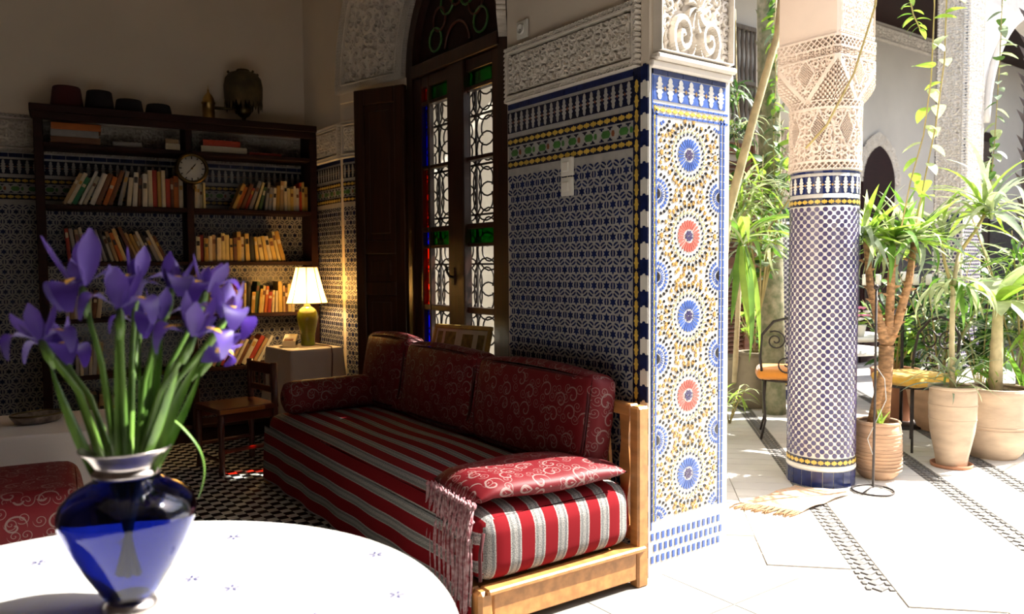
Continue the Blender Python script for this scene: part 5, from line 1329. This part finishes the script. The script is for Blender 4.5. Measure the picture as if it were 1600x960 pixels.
pot('wide round bellied terracotta pot at the right with the thick stemmed plant', *P3, [(.135, 0), (.165, .04), (.20, .11), (.216, .17), (.218, .24), (.214, .30), (.205, .36), (.206, .43), (.214, .46), (.200, .462), (.194, .40)], 'terracotta_pale', .43, .196, grooves=[(.218, .205), (.219, .225)])
pot('large grey clay jar behind the iron chair at the left', 5.93, 4.42, [(.11, 0), (.16, .06), (.185, .14), (.17, .24), (.15, .36), (.142, .45), (.152, .50), (.14, .50), (.13, .42)], 'clay_grey', .45, .13)
pot('small terracotta pot at the left, half hidden by the pillar edge', 5.85, 4.62, [(.09, 0), (.11, .1), (.125, .30), (.13, .38), (.14, .40), (.14, .45), (.125, .45), (.12, .38)], 'clay_grey', .40, .12)
pot('terracotta bowl pot behind the waisted pot', 6.25, 2.95, [(.14, 0), (.19, .1), (.215, .2), (.225, .28), (.235, .30), (.235, .34), (.215, .34), (.205, .28)], 'terracotta', .30, .2)
pot('brown terracotta pot holding the shrub below the candelabrum', 6.35, 3.35, [(.11, 0), (.14, .1), (.17, .28), (.175, .34), (.19, .36), (.19, .42), (.175, .42), (.165, .36)], 'terracotta_red', .38, .16)
pot('terracotta trough pot at the far right behind the round bellied pot', 6.35, 2.42, [(.15, 0), (.20, .1), (.23, .24), (.235, .30), (.25, .32), (.25, .37), (.23, .37), (.22, .3)], 'terracotta', .33, .21)
# yucca
yu = thing('yucca', 'branching yucca with rough orange trunk and sword leaves beside the column', 'plant', (P1[0], P1[1], .32))
b0 = Vector((4.575, 2.49, .325)); fk_ = Vector((4.61, 2.49, .80))
stemtube(yu, [b0, b0.lerp(fk_, .4)+Vector((.008, 0, 0)), fk_], [.042, .038, .045], 'bark_orange', 'trunk', 12)
stemtube(yu, [Vector((4.52, 2.525, .325)), Vector((4.565, 2.50, .55)), Vector((4.60, 2.49, .72))], [.03, .028, .025], 'bark_orange', 'trunk', 10)
tops = [((4.535, 2.59, 1.45), [(4.575, 2.52, .95), (4.54, 2.56, 1.15)]), ((4.665, 2.49, 1.42), [(4.635, 2.49, .95), (4.65, 2.49, 1.2)]), ((4.78, 2.42, 1.44), [(4.68, 2.46, .95), (4.74, 2.43, 1.18)])]
for tp, mids in tops:
    pts = [fk_]+[Vector(m_) for m_ in mids]+[Vector(tp)]
    stemtube(yu, pts, [.034, .026, .022, .017], 'bark_orange', 'branch', 10)
    for k_ in range(16):
        s_ = k_/16*2.9; i = min(2, int(s_)); c = pts[i].lerp(pts[i+1], s_-i); a = k_*2.4
        MB().add([c+Vector((math.cos(a)*.025, math.sin(a)*.025, .012)), c+Vector((math.cos(a)*.025, math.sin(a)*.025, -.012)), c+Vector((math.cos(a)*.058, math.sin(a)*.058, .010)), c+Vector((math.cos(a+.4)*.026, math.sin(a+.4)*.026, 0))], [[0, 1, 2], [0, 2, 3], [1, 3, 2]]).build('leaf_scar', 'bark_orange', yu, world=True)
    tuft(yu, tp, 36, .38, 'sword', ['leaf_green', 'leaf_bright', 'leaf_pale'], (-.35, 1.2), 1.35)
    tuft(yu, tp, 12, .40, 'droop', ['leaf_green', 'leaf_pale', 'leaf_grey'], (-.5, .5), 1.3)
# dracaena in the waisted pot
dr = thing('dracaena', 'slender variegated dracaena with pale striped leaves in the waisted pot', 'plant', (P2[0], P2[1], .47))
stemtube(dr, [(5.165, 2.355, .47), (5.15, 2.36, .8), (5.16, 2.365, 1.14), (5.20, 2.35, 1.38)], [.02, .017, .015, .012], 'bark_tan', 'trunk')
stemtube(dr, [(5.20, 2.35, 1.36), (5.30, 2.30, 1.50), (5.36, 2.26, 1.63)], [.012, .01, .009], 'stem_tan', 'branch'); stemtube(dr, [(5.16, 2.365, 1.12), (5.12, 2.40, 1.3), (5.11, 2.42, 1.45)], [.012, .01, .009], 'stem_tan', 'branch')
tuft(dr, (5.36, 2.26, 1.62), 44, .52, 'arch', ['leaf_pale', 'leaf_bright', 'leaf_grey', 'leaf_pale'], (-.2, 1.35), 1.25, .04); tuft(dr, (5.11, 2.42, 1.45), 26, .40, 'arch', ['leaf_pale', 'leaf_bright', 'leaf_grey'], (-.2, 1.3), 1.3, .03)
tuft(dr, (5.17, 2.36, 1.15), 26, .40, 'droop', ['leaf_pale', 'leaf_green'], (-.4, .7), 1.2, .05); tuft(dr, (5.165, 2.355, .56), 40, .32, 'arch', ['leaf_pale', 'leaf_bright', 'leaf_grey'], (-.1, 1.2), 1.1, .05)
# big leaved plant in the round pot
bp = thing('banana_plant', 'thick stemmed plant with large broad pale green leaves in the round pot', 'plant', (P3[0], P3[1], .44))
stemtube(bp, [(5.66, 2.31, .43), (5.645, 2.30, .75), (5.62, 2.29, 1.02)], [.045, .036, .028], 'bark_tan', 'trunk', 10)
for az, el, L, k_ in ((-.6, .95, .50, 'banana'), (-1.3, .55, .48, 'banana'), (-2.2, .75, .46, 'banana'), (2.6, .9, .38, 'banana'), (.6, .9, .45, 'banana'), (-1.7, 1.2, .5, 'banana'), (-.2, .3, .42, 'banana'), (-2.7, .35, .40, 'banana')): leafobj(bp, (5.62, 2.29, 1.0), az, el, L, k_, RL.choice(['leaf_bright', 'leaf_pale', 'leaf_bright']), 1.1)
for az, el, L in ((-2.0, -.2, .42), (-1.2, -.1, .42)): leafobj(bp, (5.60, 2.27, 1.05), az, el, L, 'banana', 'leaf_pale', 1.2)
tuft(bp, (5.66, 2.31, .46), 16, .22, 'arch', ['leaf_green', 'leaf_bright'], (.2, 1.3), 1.2, .06)
# leafy shrubs filling the court
def shrub(label, x, y, z0, h, rad, n_, L, kind, mats, stems=5):
    t_ = thing('potted_shrub', label, 'plant', (x, y, z0))
    for i in range(stems):
        a = 2*PI*i/stems+RL.random(); tip = Vector((x+rad*.7*math.cos(a), y+rad*.7*math.sin(a), z0+h*RL.uniform(.75, 1.05)))
        pts = [Vector((x, y, z0)), Vector((x, y, z0)).lerp(tip, .5)+Vector((0, 0, h*.08)), tip]; stemtube(t_, pts, [.008, .006, .003], 'stem_tan', 'stem', 5)
        for k_ in range(n_//stems):
            s_ = RL.uniform(.2, 1)*2; i2 = min(1, int(s_)); c = pts[i2].lerp(pts[i2+1], s_-i2)
            leafobj(t_, c, RL.uniform(0, 2*PI), RL.uniform(-.4, 1.0), L*RL.uniform(.65, 1.1), kind, RL.choice(mats), RL.uniform(.85, 1.2), RL.uniform(-.5, .5))
    return t_
GD = ['leaf_green', 'leaf_dark', 'leaf_bright']
shrub('bushy green shrub with arching leaves behind the waisted pot', 6.25, 2.95, .31, 1.0, .45, 170, .34, 'arch', ['leaf_green', 'leaf_pale', 'leaf_dark'], 8)
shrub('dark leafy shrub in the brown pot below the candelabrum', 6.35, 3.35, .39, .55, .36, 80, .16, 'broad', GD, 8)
shrub('tall feathery pale shrub at the far right behind the broad leaves', 6.38, 2.42, .34, 1.45, .55, 260, .40, 'arch', ['leaf_pale', 'leaf_bright', 'leaf_green', 'leaf_grey'], 10)
shrub('low fine leaved shrub at the right edge behind the round pot', 6.75, 2.25, 0., 1.5, .5, 180, .28, 'broad', ['leaf_green', 'leaf_dark'], 8)
shrub('dark broad leaved bush added for deep shade far behind the candelabrum', 7.3, 3.75, 0, 1.15, .55, 200, .24, 'broad', ['leaf_dark', 'leaf_dark', 'leaf_green'], 12)  # added bush, dark leaves stand in for the deep shade there
shrub('dark bush added in place of shade between the yucca and far pier', 7.9, 3.35, 0, 1.25, .55, 200, .26, 'broad', ['leaf_dark', 'leaf_dark', 'leaf_green'], 12)  # second added bush darkening the background behind the yucca
sk = thing('snake_plant', 'upright green sword leaved plant beside the round bellied pot', 'plant', (6.1, 2.16, 0)); tuft(sk, (6.1, 2.16, .02), 18, .85, 'sword', ['leaf_bright', 'leaf_green'], (1.15, 1.5), 1.0, .08)
sd_ = thing('seedling', 'small bright green shoot in the yucca pot', 'plant', (4.485, 2.455, .32)); tuft(sd_, (4.485, 2.455, .325), 6, .15, 'sword', ['leaf_bright'], (1.0, 1.5), 1.8, .012)
# left planting between pillar and column
MX = ['leaf_green', 'leaf_dark', 'leaf_bright', 'leaf_grey']
sp_ = thing('spider_plant', 'large spider plant with striped arching leaves left of the column', 'plant', (4.93, 3.78, 1.75))
stemtube(sp_, [(4.85, 3.80, .4), (4.90, 3.80, 1.2), (4.93, 3.78, 1.78)], [.02, .018, .015], 'bark_tan', 'trunk')
tuft(sp_, (4.93, 3.78, 1.80), 80, .42, 'arch', ['leaf_pale', 'leaf_pale', 'leaf_grey', 'leaf_bright'], (-.5, 1.3), .85, .10); tuft(sp_, (5.05, 3.72, 1.55), 34, .36, 'droop', ['leaf_pale', 'leaf_grey', 'leaf_green'], (-.4, .8), .9, .12)
for i, (c, L, lab, ms_) in enumerate((((5.12, 4.05, 2.62), .30, 'upper fern-like tuft of drooping leaves high against the wood screen', ['leaf_green', 'leaf_grey', 'leaf_dark']), ((5.16, 4.0, 2.36), .30, 'lower fern-like tuft of drooping leaves above the spider plant', ['leaf_grey', 'leaf_dark', 'leaf_pale']))):
    t_ = thing('hanging_fern', lab, 'plant', c, 0, 'drooping tufts left of the column'); stemtube(t_, [c, (c[0]+.1, c[1]+.12, c[2]+.3), (c[0]+.12, c[1]+.16, 3.36)], .006, 'stem_tan'); tuft(t_, c, 34, L, 'droop', ms_, (-.2, .9), .9, .05)
lg = thing('hanging_lily', 'long bright green strap leaves hanging beside the pillar', 'plant', (4.42, 3.42, 1.42))
stemtube(lg, [(4.36, 3.5, 1.1), (4.42, 3.46, 1.3), (4.42, 3.42, 1.45)], .012, 'stem_green')
for az, L in ((-1.9, .75), (-1.4, .85), (-.9, .8), (-2.4, .7), (-.4, .82), (-1.1, .62), (-2.0, .9), (.3, .55), (-2.9, .6), (1.4, .4)): leafobj(lg, (4.42, 3.42, 1.44), az, RL.uniform(.3, .8), L, 'droop', RL.choice(['leaf_bright', 'leaf_bright', 'leaf_green']), 1.15)
for az, L in ((-2.2, .62), (-1.2, .75), (-.6, .70), (-1.8, .8), (0., .6), (-2.8, .55)): leafobj(lg, (4.42+.03*math.cos(az), 3.42+.03*math.sin(az), 1.42), az, -1.33, L, 'sword', RL.choice(['leaf_bright', 'leaf_green']), 1.2, RL.uniform(-.6, .6))
tuft(lg, (4.42, 3.42, 1.45), 14, .36, 'arch', ['leaf_bright', 'leaf_pale'], (.2, 1.3), 1.2, .03)
shrub('leafy green shrub in the large grey clay jar', 5.93, 4.42, .46, .5, .25, 36, .16, 'broad', GD, 6)
shrub('climbing mass of small pale leaves filling the gap above the jar', 5.45, 4.02, .9, 1.5, .42, 200, .17, 'broad', ['leaf_green', 'leaf_grey', 'leaf_dark', 'leaf_bright'], 12)
shrub('spiky pale green plant at floor level by the pillar foot', 5.15, 4.08, 0., .32, .22, 50, .22, 'arch', ['leaf_pale', 'leaf_bright'], 6)
shrub('dense dark climber against the louvred doors', 7.35, 5.05, 0, 3.6, .28, 160, .22, 'broad', ['leaf_dark', 'leaf_green', 'leaf_grey'], 10)
br = thing('bare_branch', 'thick pale leaning branch crossing behind the column', 'branch', (4.22, 3.45, .0)); stemtube(br, [(4.20, 3.47, 0.), (4.20, 3.44, .9), (4.235, 3.39, 1.6), (4.40, 3.30, 2.3), (4.54, 3.23, 2.82), (4.58, 3.21, 3.33)], [.034, .032, .032, .028, .024, .02], 'bark_tan', 'trunk', 10)
tk = thing('palm_trunk', 'mossy rough palm trunk rising behind the leaning branch', 'tree', (5.80, 4.12, 0)); stemtube(tk, [(5.80, 4.12, 0), (5.76, 4.14, 1.5), (5.72, 4.16, 3.0), (5.7, 4.17, 4.2)], [.10, .095, .09, .085], 'bark_moss', 'trunk', 12)
for k_ in range(90):
    a = k_*2.4; z = 1.3+k_*.03; c = Vector((5.76-.02*(z-1.5), 4.14, z)); MB().add([c+Vector((math.cos(a)*.09, math.sin(a)*.09, .02)), c+Vector((math.cos(a+.5)*.09, math.sin(a+.5)*.09, .02)), c+Vector((math.cos(a+.25)*.13, math.sin(a+.25)*.13, .07)), c+Vector((math.cos(a+.25)*.1, math.sin(a+.25)*.1, -.02))], [[0, 3, 2], [3, 1, 2], [0, 2, 1]]).build('leaf_base', 'bark_moss', tk, world=True)
vine('climbing_vine', 'leafy climber winding up the palm trunk', [(5.62, 4.02, 2.0), (5.58, 4.0, 2.4), (5.63, 4.02, 2.8), (5.58, 4.0, 3.3), (5.62, 4.0, 3.8)], 60, .13, 'broad', MX)
vine('climbing_vine', 'drooping loop of bare yellow stems beside the column neck', [(4.9, 3.55, 1.55), (4.95, 3.42, 1.75), (4.75, 3.05, 1.72), (4.7, 3.0, 1.5), (4.85, 3.2, 1.35)], 14, .10, 'broad', MX, .006)
# hanging vines right of the column
W_ = ['leaf_pale', 'leaf_pale', 'leaf_bright']
vine('hanging_vine', 'long leafy tendril hanging right of the column, nearest it', [(4.47, 2.20, 3.2), (4.45, 2.17, 2.7), (4.43, 2.17, 2.3), (4.40, 2.19, 2.0), (4.33, 2.22, 1.75), (4.28, 2.24, 1.5)], 15, .135, 'heart', W_, group='tendrils hanging over the pots')
vine('hanging_vine', 'second leafy tendril hanging just right of the first', [(4.53, 2.15, 3.2), (4.50, 2.13, 2.75), (4.49, 2.13, 2.4), (4.45, 2.15, 2.05), (4.41, 2.18, 1.78), (4.36, 2.20, 1.52)], 14, .135, 'heart', W_, group='tendrils hanging over the pots')
vine('hanging_vine', 'tight cluster of fresh green leaves at the top right of the column', [(4.36, 2.28, 3.2), (4.33, 2.27, 2.85), (4.36, 2.24, 2.66), (4.40, 2.22, 2.58)], 26, .08, 'broad', ['leaf_bright', 'leaf_bright', 'leaf_green'], group='tendrils hanging over the pots')
vine('hanging_vine', 'thin dry stem slanting across the column capital', [(4.12, 2.30, 3.2), (4.10, 2.31, 2.68), (4.02, 2.38, 2.32), (3.93, 2.48, 2.05), (3.86, 2.56, 1.93)], 2, .04, 'broad', ['leaf_pale'], .006, group='tendrils hanging over the pots')
vine('hanging_vine', 'leafy tendril hanging at the right edge before the dark trunk', [(6.55, 2.72, 4.6), (6.57, 2.70, 3.4), (6.55, 2.70, 2.8), (6.52, 2.71, 2.2), (6.5, 2.72, 1.9)], 46, .12, 'heart', ['leaf_grey', 'leaf_pale', 'leaf_green'], group='tendrils hanging over the pots')
tk2 = thing('palm_trunk', 'dark shaggy palm trunk at the right edge', 'tree', (7.23, 2.63, 0)); stemtube(tk2, [(7.23, 2.63, 0), (7.22, 2.63, 2), (7.23, 2.63, 4.6)], [.16, .15, .15], 'bark_dark', 'trunk', 14)
for k_ in range(150):
    a = k_*2.4; z = 1.0+k_*.024; c = Vector((7.225, 2.63, z)); MB().add([c+Vector((math.cos(a)*.145, math.sin(a)*.145, .02)), c+Vector((math.cos(a+.4)*.145, math.sin(a+.4)*.145, .02)), c+Vector((math.cos(a+.2)*.20, math.sin(a+.2)*.20, .08)), c+Vector((math.cos(a+.2)*.15, math.sin(a+.2)*.15, -.04))], [[0, 3, 2], [3, 1, 2], [0, 2, 1]]).build('leaf_base', 'bark_dark', tk2, world=True)
# ------------------------------------------------------------------ courtyard furniture
def spiral(c, r, turns, n_, ax, ay, a0=0., sg=1):
    out = []
    for i in range(n_):
        s_ = i/(n_-1); a = a0+sg*turns*2*PI*(1-s_); rr = r*(.12+.88*s_); out.append(Vector(c)+Vector(ax)*rr*math.cos(a)+Vector(ay)*rr*math.sin(a))
    return out
def iron_chair(label, loc, rz):
    t_ = thing('iron_chair', label, 'chair', loc, rz, 'wrought iron courtyard chairs')
    MB().tube([(.20*math.cos(a), .20*math.sin(a), .44) for a in np.linspace(0, 2*PI, 25)[:-1]], .009, 6, closed=True).build('seat_ring', 'iron', t_)
    for i in range(5): MB().box((-.006, -.18, .437), (.006, .18, .445), X=Matrix.Translation((-.14+i*.07, 0, 0))).build('seat_bar', 'iron', t_)
    for x, y in ((.15, -.14), (.15, .14), (-.15, -.14), (-.15, .14)): MB().tube([(x, y, .44), (x*1.06, y*1.06, .3), (x*.98, y*.98, .14), (x*1.2, y*1.2, 0.004)], .009, 6).build('leg', 'iron', t_)
    MB().tube([(-.17, -.16, .44), (-.21, -.18, .62), (-.24, -.17, .78), (-.26, -.09, .88), (-.265, 0, .905), (-.26, .09, .88), (-.24, .17, .78), (-.21, .18, .62), (-.17, .16, .44)], .010, 7).build('back_hoop', 'iron', t_)
    for s_ in (-1, 1): MB().tube(spiral((-.235, s_*.075, .74), .075, 1.8, 26, (0, s_, 0), (-.12, 0, .99), 1.0), .006, 5).build('back_scroll', 'iron', t_)
    MB().tube(spiral((-.215, 0, .57), .085, 1.6, 26, (0, 1, 0), (-.12, 0, .99), 2.0), .006, 5).build('back_scroll', 'iron', t_)
    return t_
def seat_pad(label, loc, rz, mat):
    t_ = thing('seat_cushion', label, 'cushion', loc, rz, 'orange seat pads on the iron chairs')
    o = weld(rbox((-.20, -.20, 0), (.19, .20, .075), .034, .012, 14).build('pad', mat, t_))
    MB().tube([(.195*math.copysign(abs(math.cos(a))**.4, math.cos(a)), .195*math.copysign(abs(math.sin(a))**.4, math.sin(a)), .038) for a in np.linspace(0, 2*PI, 33)[:-1]], .006, 5, closed=True).build('piping', mat, o)
for lab, x, y, rz, m_ in (('black wrought iron chair between the yucca pot and the waisted pot', 5.50, 2.78, math.radians(165), 'yellow_cloth'), ('black wrought iron chair left of the tiled column', 5.08, 3.52, math.radians(37), 'orange_cloth'), ('black wrought iron chair beyond the second white table', 6.25, 3.95, math.radians(-140), 'orange_cloth')):
    iron_chair(lab, (x, y, .006), rz); seat_pad({'l': 'yellow-orange seat pad on the chair ', 'b': 'yellow-orange seat pad on the chair '}['b']+lab.split('chair ')[1], (x, y, .453), rz, m_)
ct = thing('garden_table', 'small round white topped iron table behind the tiled column', 'table', (4.86, 2.98, .006))
MB().lathe([(.30, .70), (.31, .705), (.31, .72), (.30, .725)], 36).build('tabletop', 'white_paint', ct)
MB().tube([(0, 0, .70), (0, 0, .12)], .016, 8).build('stem', 'iron', ct)
for i in range(3): a = i*2.09+.4; MB().tube([(0, 0, .25), (.12*math.cos(a), .12*math.sin(a), .2), (.2*math.cos(a), .2*math.sin(a), .09), (.26*math.cos(a), .26*math.sin(a), .004)], .010, 6).build('foot', 'iron', ct)
ct2 = thing('garden_table', 'second white table further back below the candelabrum', 'table', (5.85, 3.55, .006))
MB().lathe([(.36, .69), (.37, .70), (.37, .72), (.36, .725)], 36).build('tabletop', 'white_paint', ct2); MB().tube([(0, 0, .69), (0, 0, .01)], .02, 8).build('stem', 'iron', ct2); MB().lathe([(.2, 0), (.2, .012), (.03, .03)], 24).build('base', 'iron', ct2)
cdx, cdy = 6.12, 3.18
cd = thing('candelabrum', 'tall black iron candelabrum with curved arms behind the yucca', 'candelabrum', (cdx, cdy, .006))
MB().tube([(0, 0, 0), (0, 0, 1.12)], .013, 8).build('stem', 'iron', cd); MB().lathe([(.16, 0), (.16, .012), (.02, .03)], 24).build('base', 'iron', cd)
dA = Vector((.808, -.588, 0))
cs = [0]
for r in (.10, .20, .30):
    pts = [dA*(r*math.cos(a))+Vector((0, 0, 1.10+r*1.15*math.sin(a))) for a in np.linspace(PI, 2*PI, 17)]; MB().tube(pts, .008, 6).build('arm', 'iron', cd); cs += [-r, r]
for n_, r in enumerate(sorted(cs)):
    p = dA*r+Vector((0, 0, 1.10 if r else 1.12)); MB().lathe([(.006, 0), (.026, .012), (.028, .018), (.02, .014)], 14, c=tuple(p)).build('drip_cup', 'iron', cd)
    c_ = MB().lathe([(.022, 0), (.0225, .085), (.018, .09), (.004, .086)], 16, c=(0, 0, 0)).build('candle', 'candle_wax'); c_.location = (cdx+p.x, cdy+p.y, p.z+.021)
    tag(c_, f'white pillar candle on the candelabrum, {ORD[n_]} from the left', 'candle', 'candles on the candelabrum'); MB().tube([(0, 0, .085), (.001, 0, .098)], .0015, 4).build('wick', 'book_black', c_)
st = thing('iron_stand', 'slim black iron rod stand on a ring foot in front of the column', 'stand', (4.235, 2.352, .006))
MB().tube([(.11*math.cos(a), .11*math.sin(a), .006) for a in np.linspace(0, 2*PI, 29)[:-1]], .006, 6, closed=True).build('ring_foot', 'iron', st); MB().tube([(-.105, 0, .006), (0, 0, .03), (.105, 0, .006)], .005, 6).build('cross_foot', 'iron', st)
MB().tube([(0, 0, .02), (.004, 0, .6), (0, 0, 1.15)], .007, 7).build('rod', 'iron', st); MB().lathe([(.002, 0), (.014, .012), (.014, .024), (.002, .036)], 12, c=(0, 0, 1.14)).build('finial', 'iron', st)
MB().tube([(0, 0, .72), (.05, -.03, .64), (.06, -.035, .52), (.02, -.01, .42), (-.03, .02, .3), (.0, 0, .2)], .0025, 5).build('wire', 'zellige_grey', st)
fp = thing('flower_pot', 'small pot of pink and white flowers on the far table', 'flower', (5.75, 3.32, .732)); MB().lathe([(.03, 0), (.045, .08), (.05, .09), (.042, .09)], 16).build('pot', 'white_paint', fp); M('pink_petal', (.75, .25, .42), .6)
for i in range(14):
    a = i*2.4; c = (.04*math.cos(a)*(i % 3+1)/2, .04*math.sin(a)*(i % 3+1)/2, .13+.03*(i % 4)); MB().lathe([(.001, -.008), (.024, .004), (.016, .012), (.001, .006)], 7, c=c).build('bloom', 'pink_petal' if i % 2 else 'white_paint', fp)
tuft(fp, (5.75, 3.32, .82), 10, .1, 'broad', ['leaf_bright', 'leaf_green'], (-.2, .8))
# rug corner at the column foot
M('rug', (.62, .30, .16), .95, var=(40, .5, (.50, .45, .34))); M('rug_fringe', (.34, .20, .10), .95)
rg = thing('rug', 'worn orange rug with knotted fringe lying against the column foot', 'rug', (3.66, 2.52, .006))
MB().grid(24, 14, lambda a, b: (-.10+.52*a-.12*b, -.16+.28*b+.03*a, .006+.010*abs(math.sin(7*a+3*b))), smooth=True).build('cloth', 'rug', rg)
fb = MB()
for i in range(30):
    s_ = i/29; x = -.10-.12*s_; y = -.16+.28*s_; fb.tube([(x, y, .012), (x-.05, y+.012*math.sin(i*2), .006), (x-.10, y+.02*math.sin(i*1.3), .003)], .004, 4)
tag(fb.build('fringe', 'rug_fringe', rg), kind='stuff')
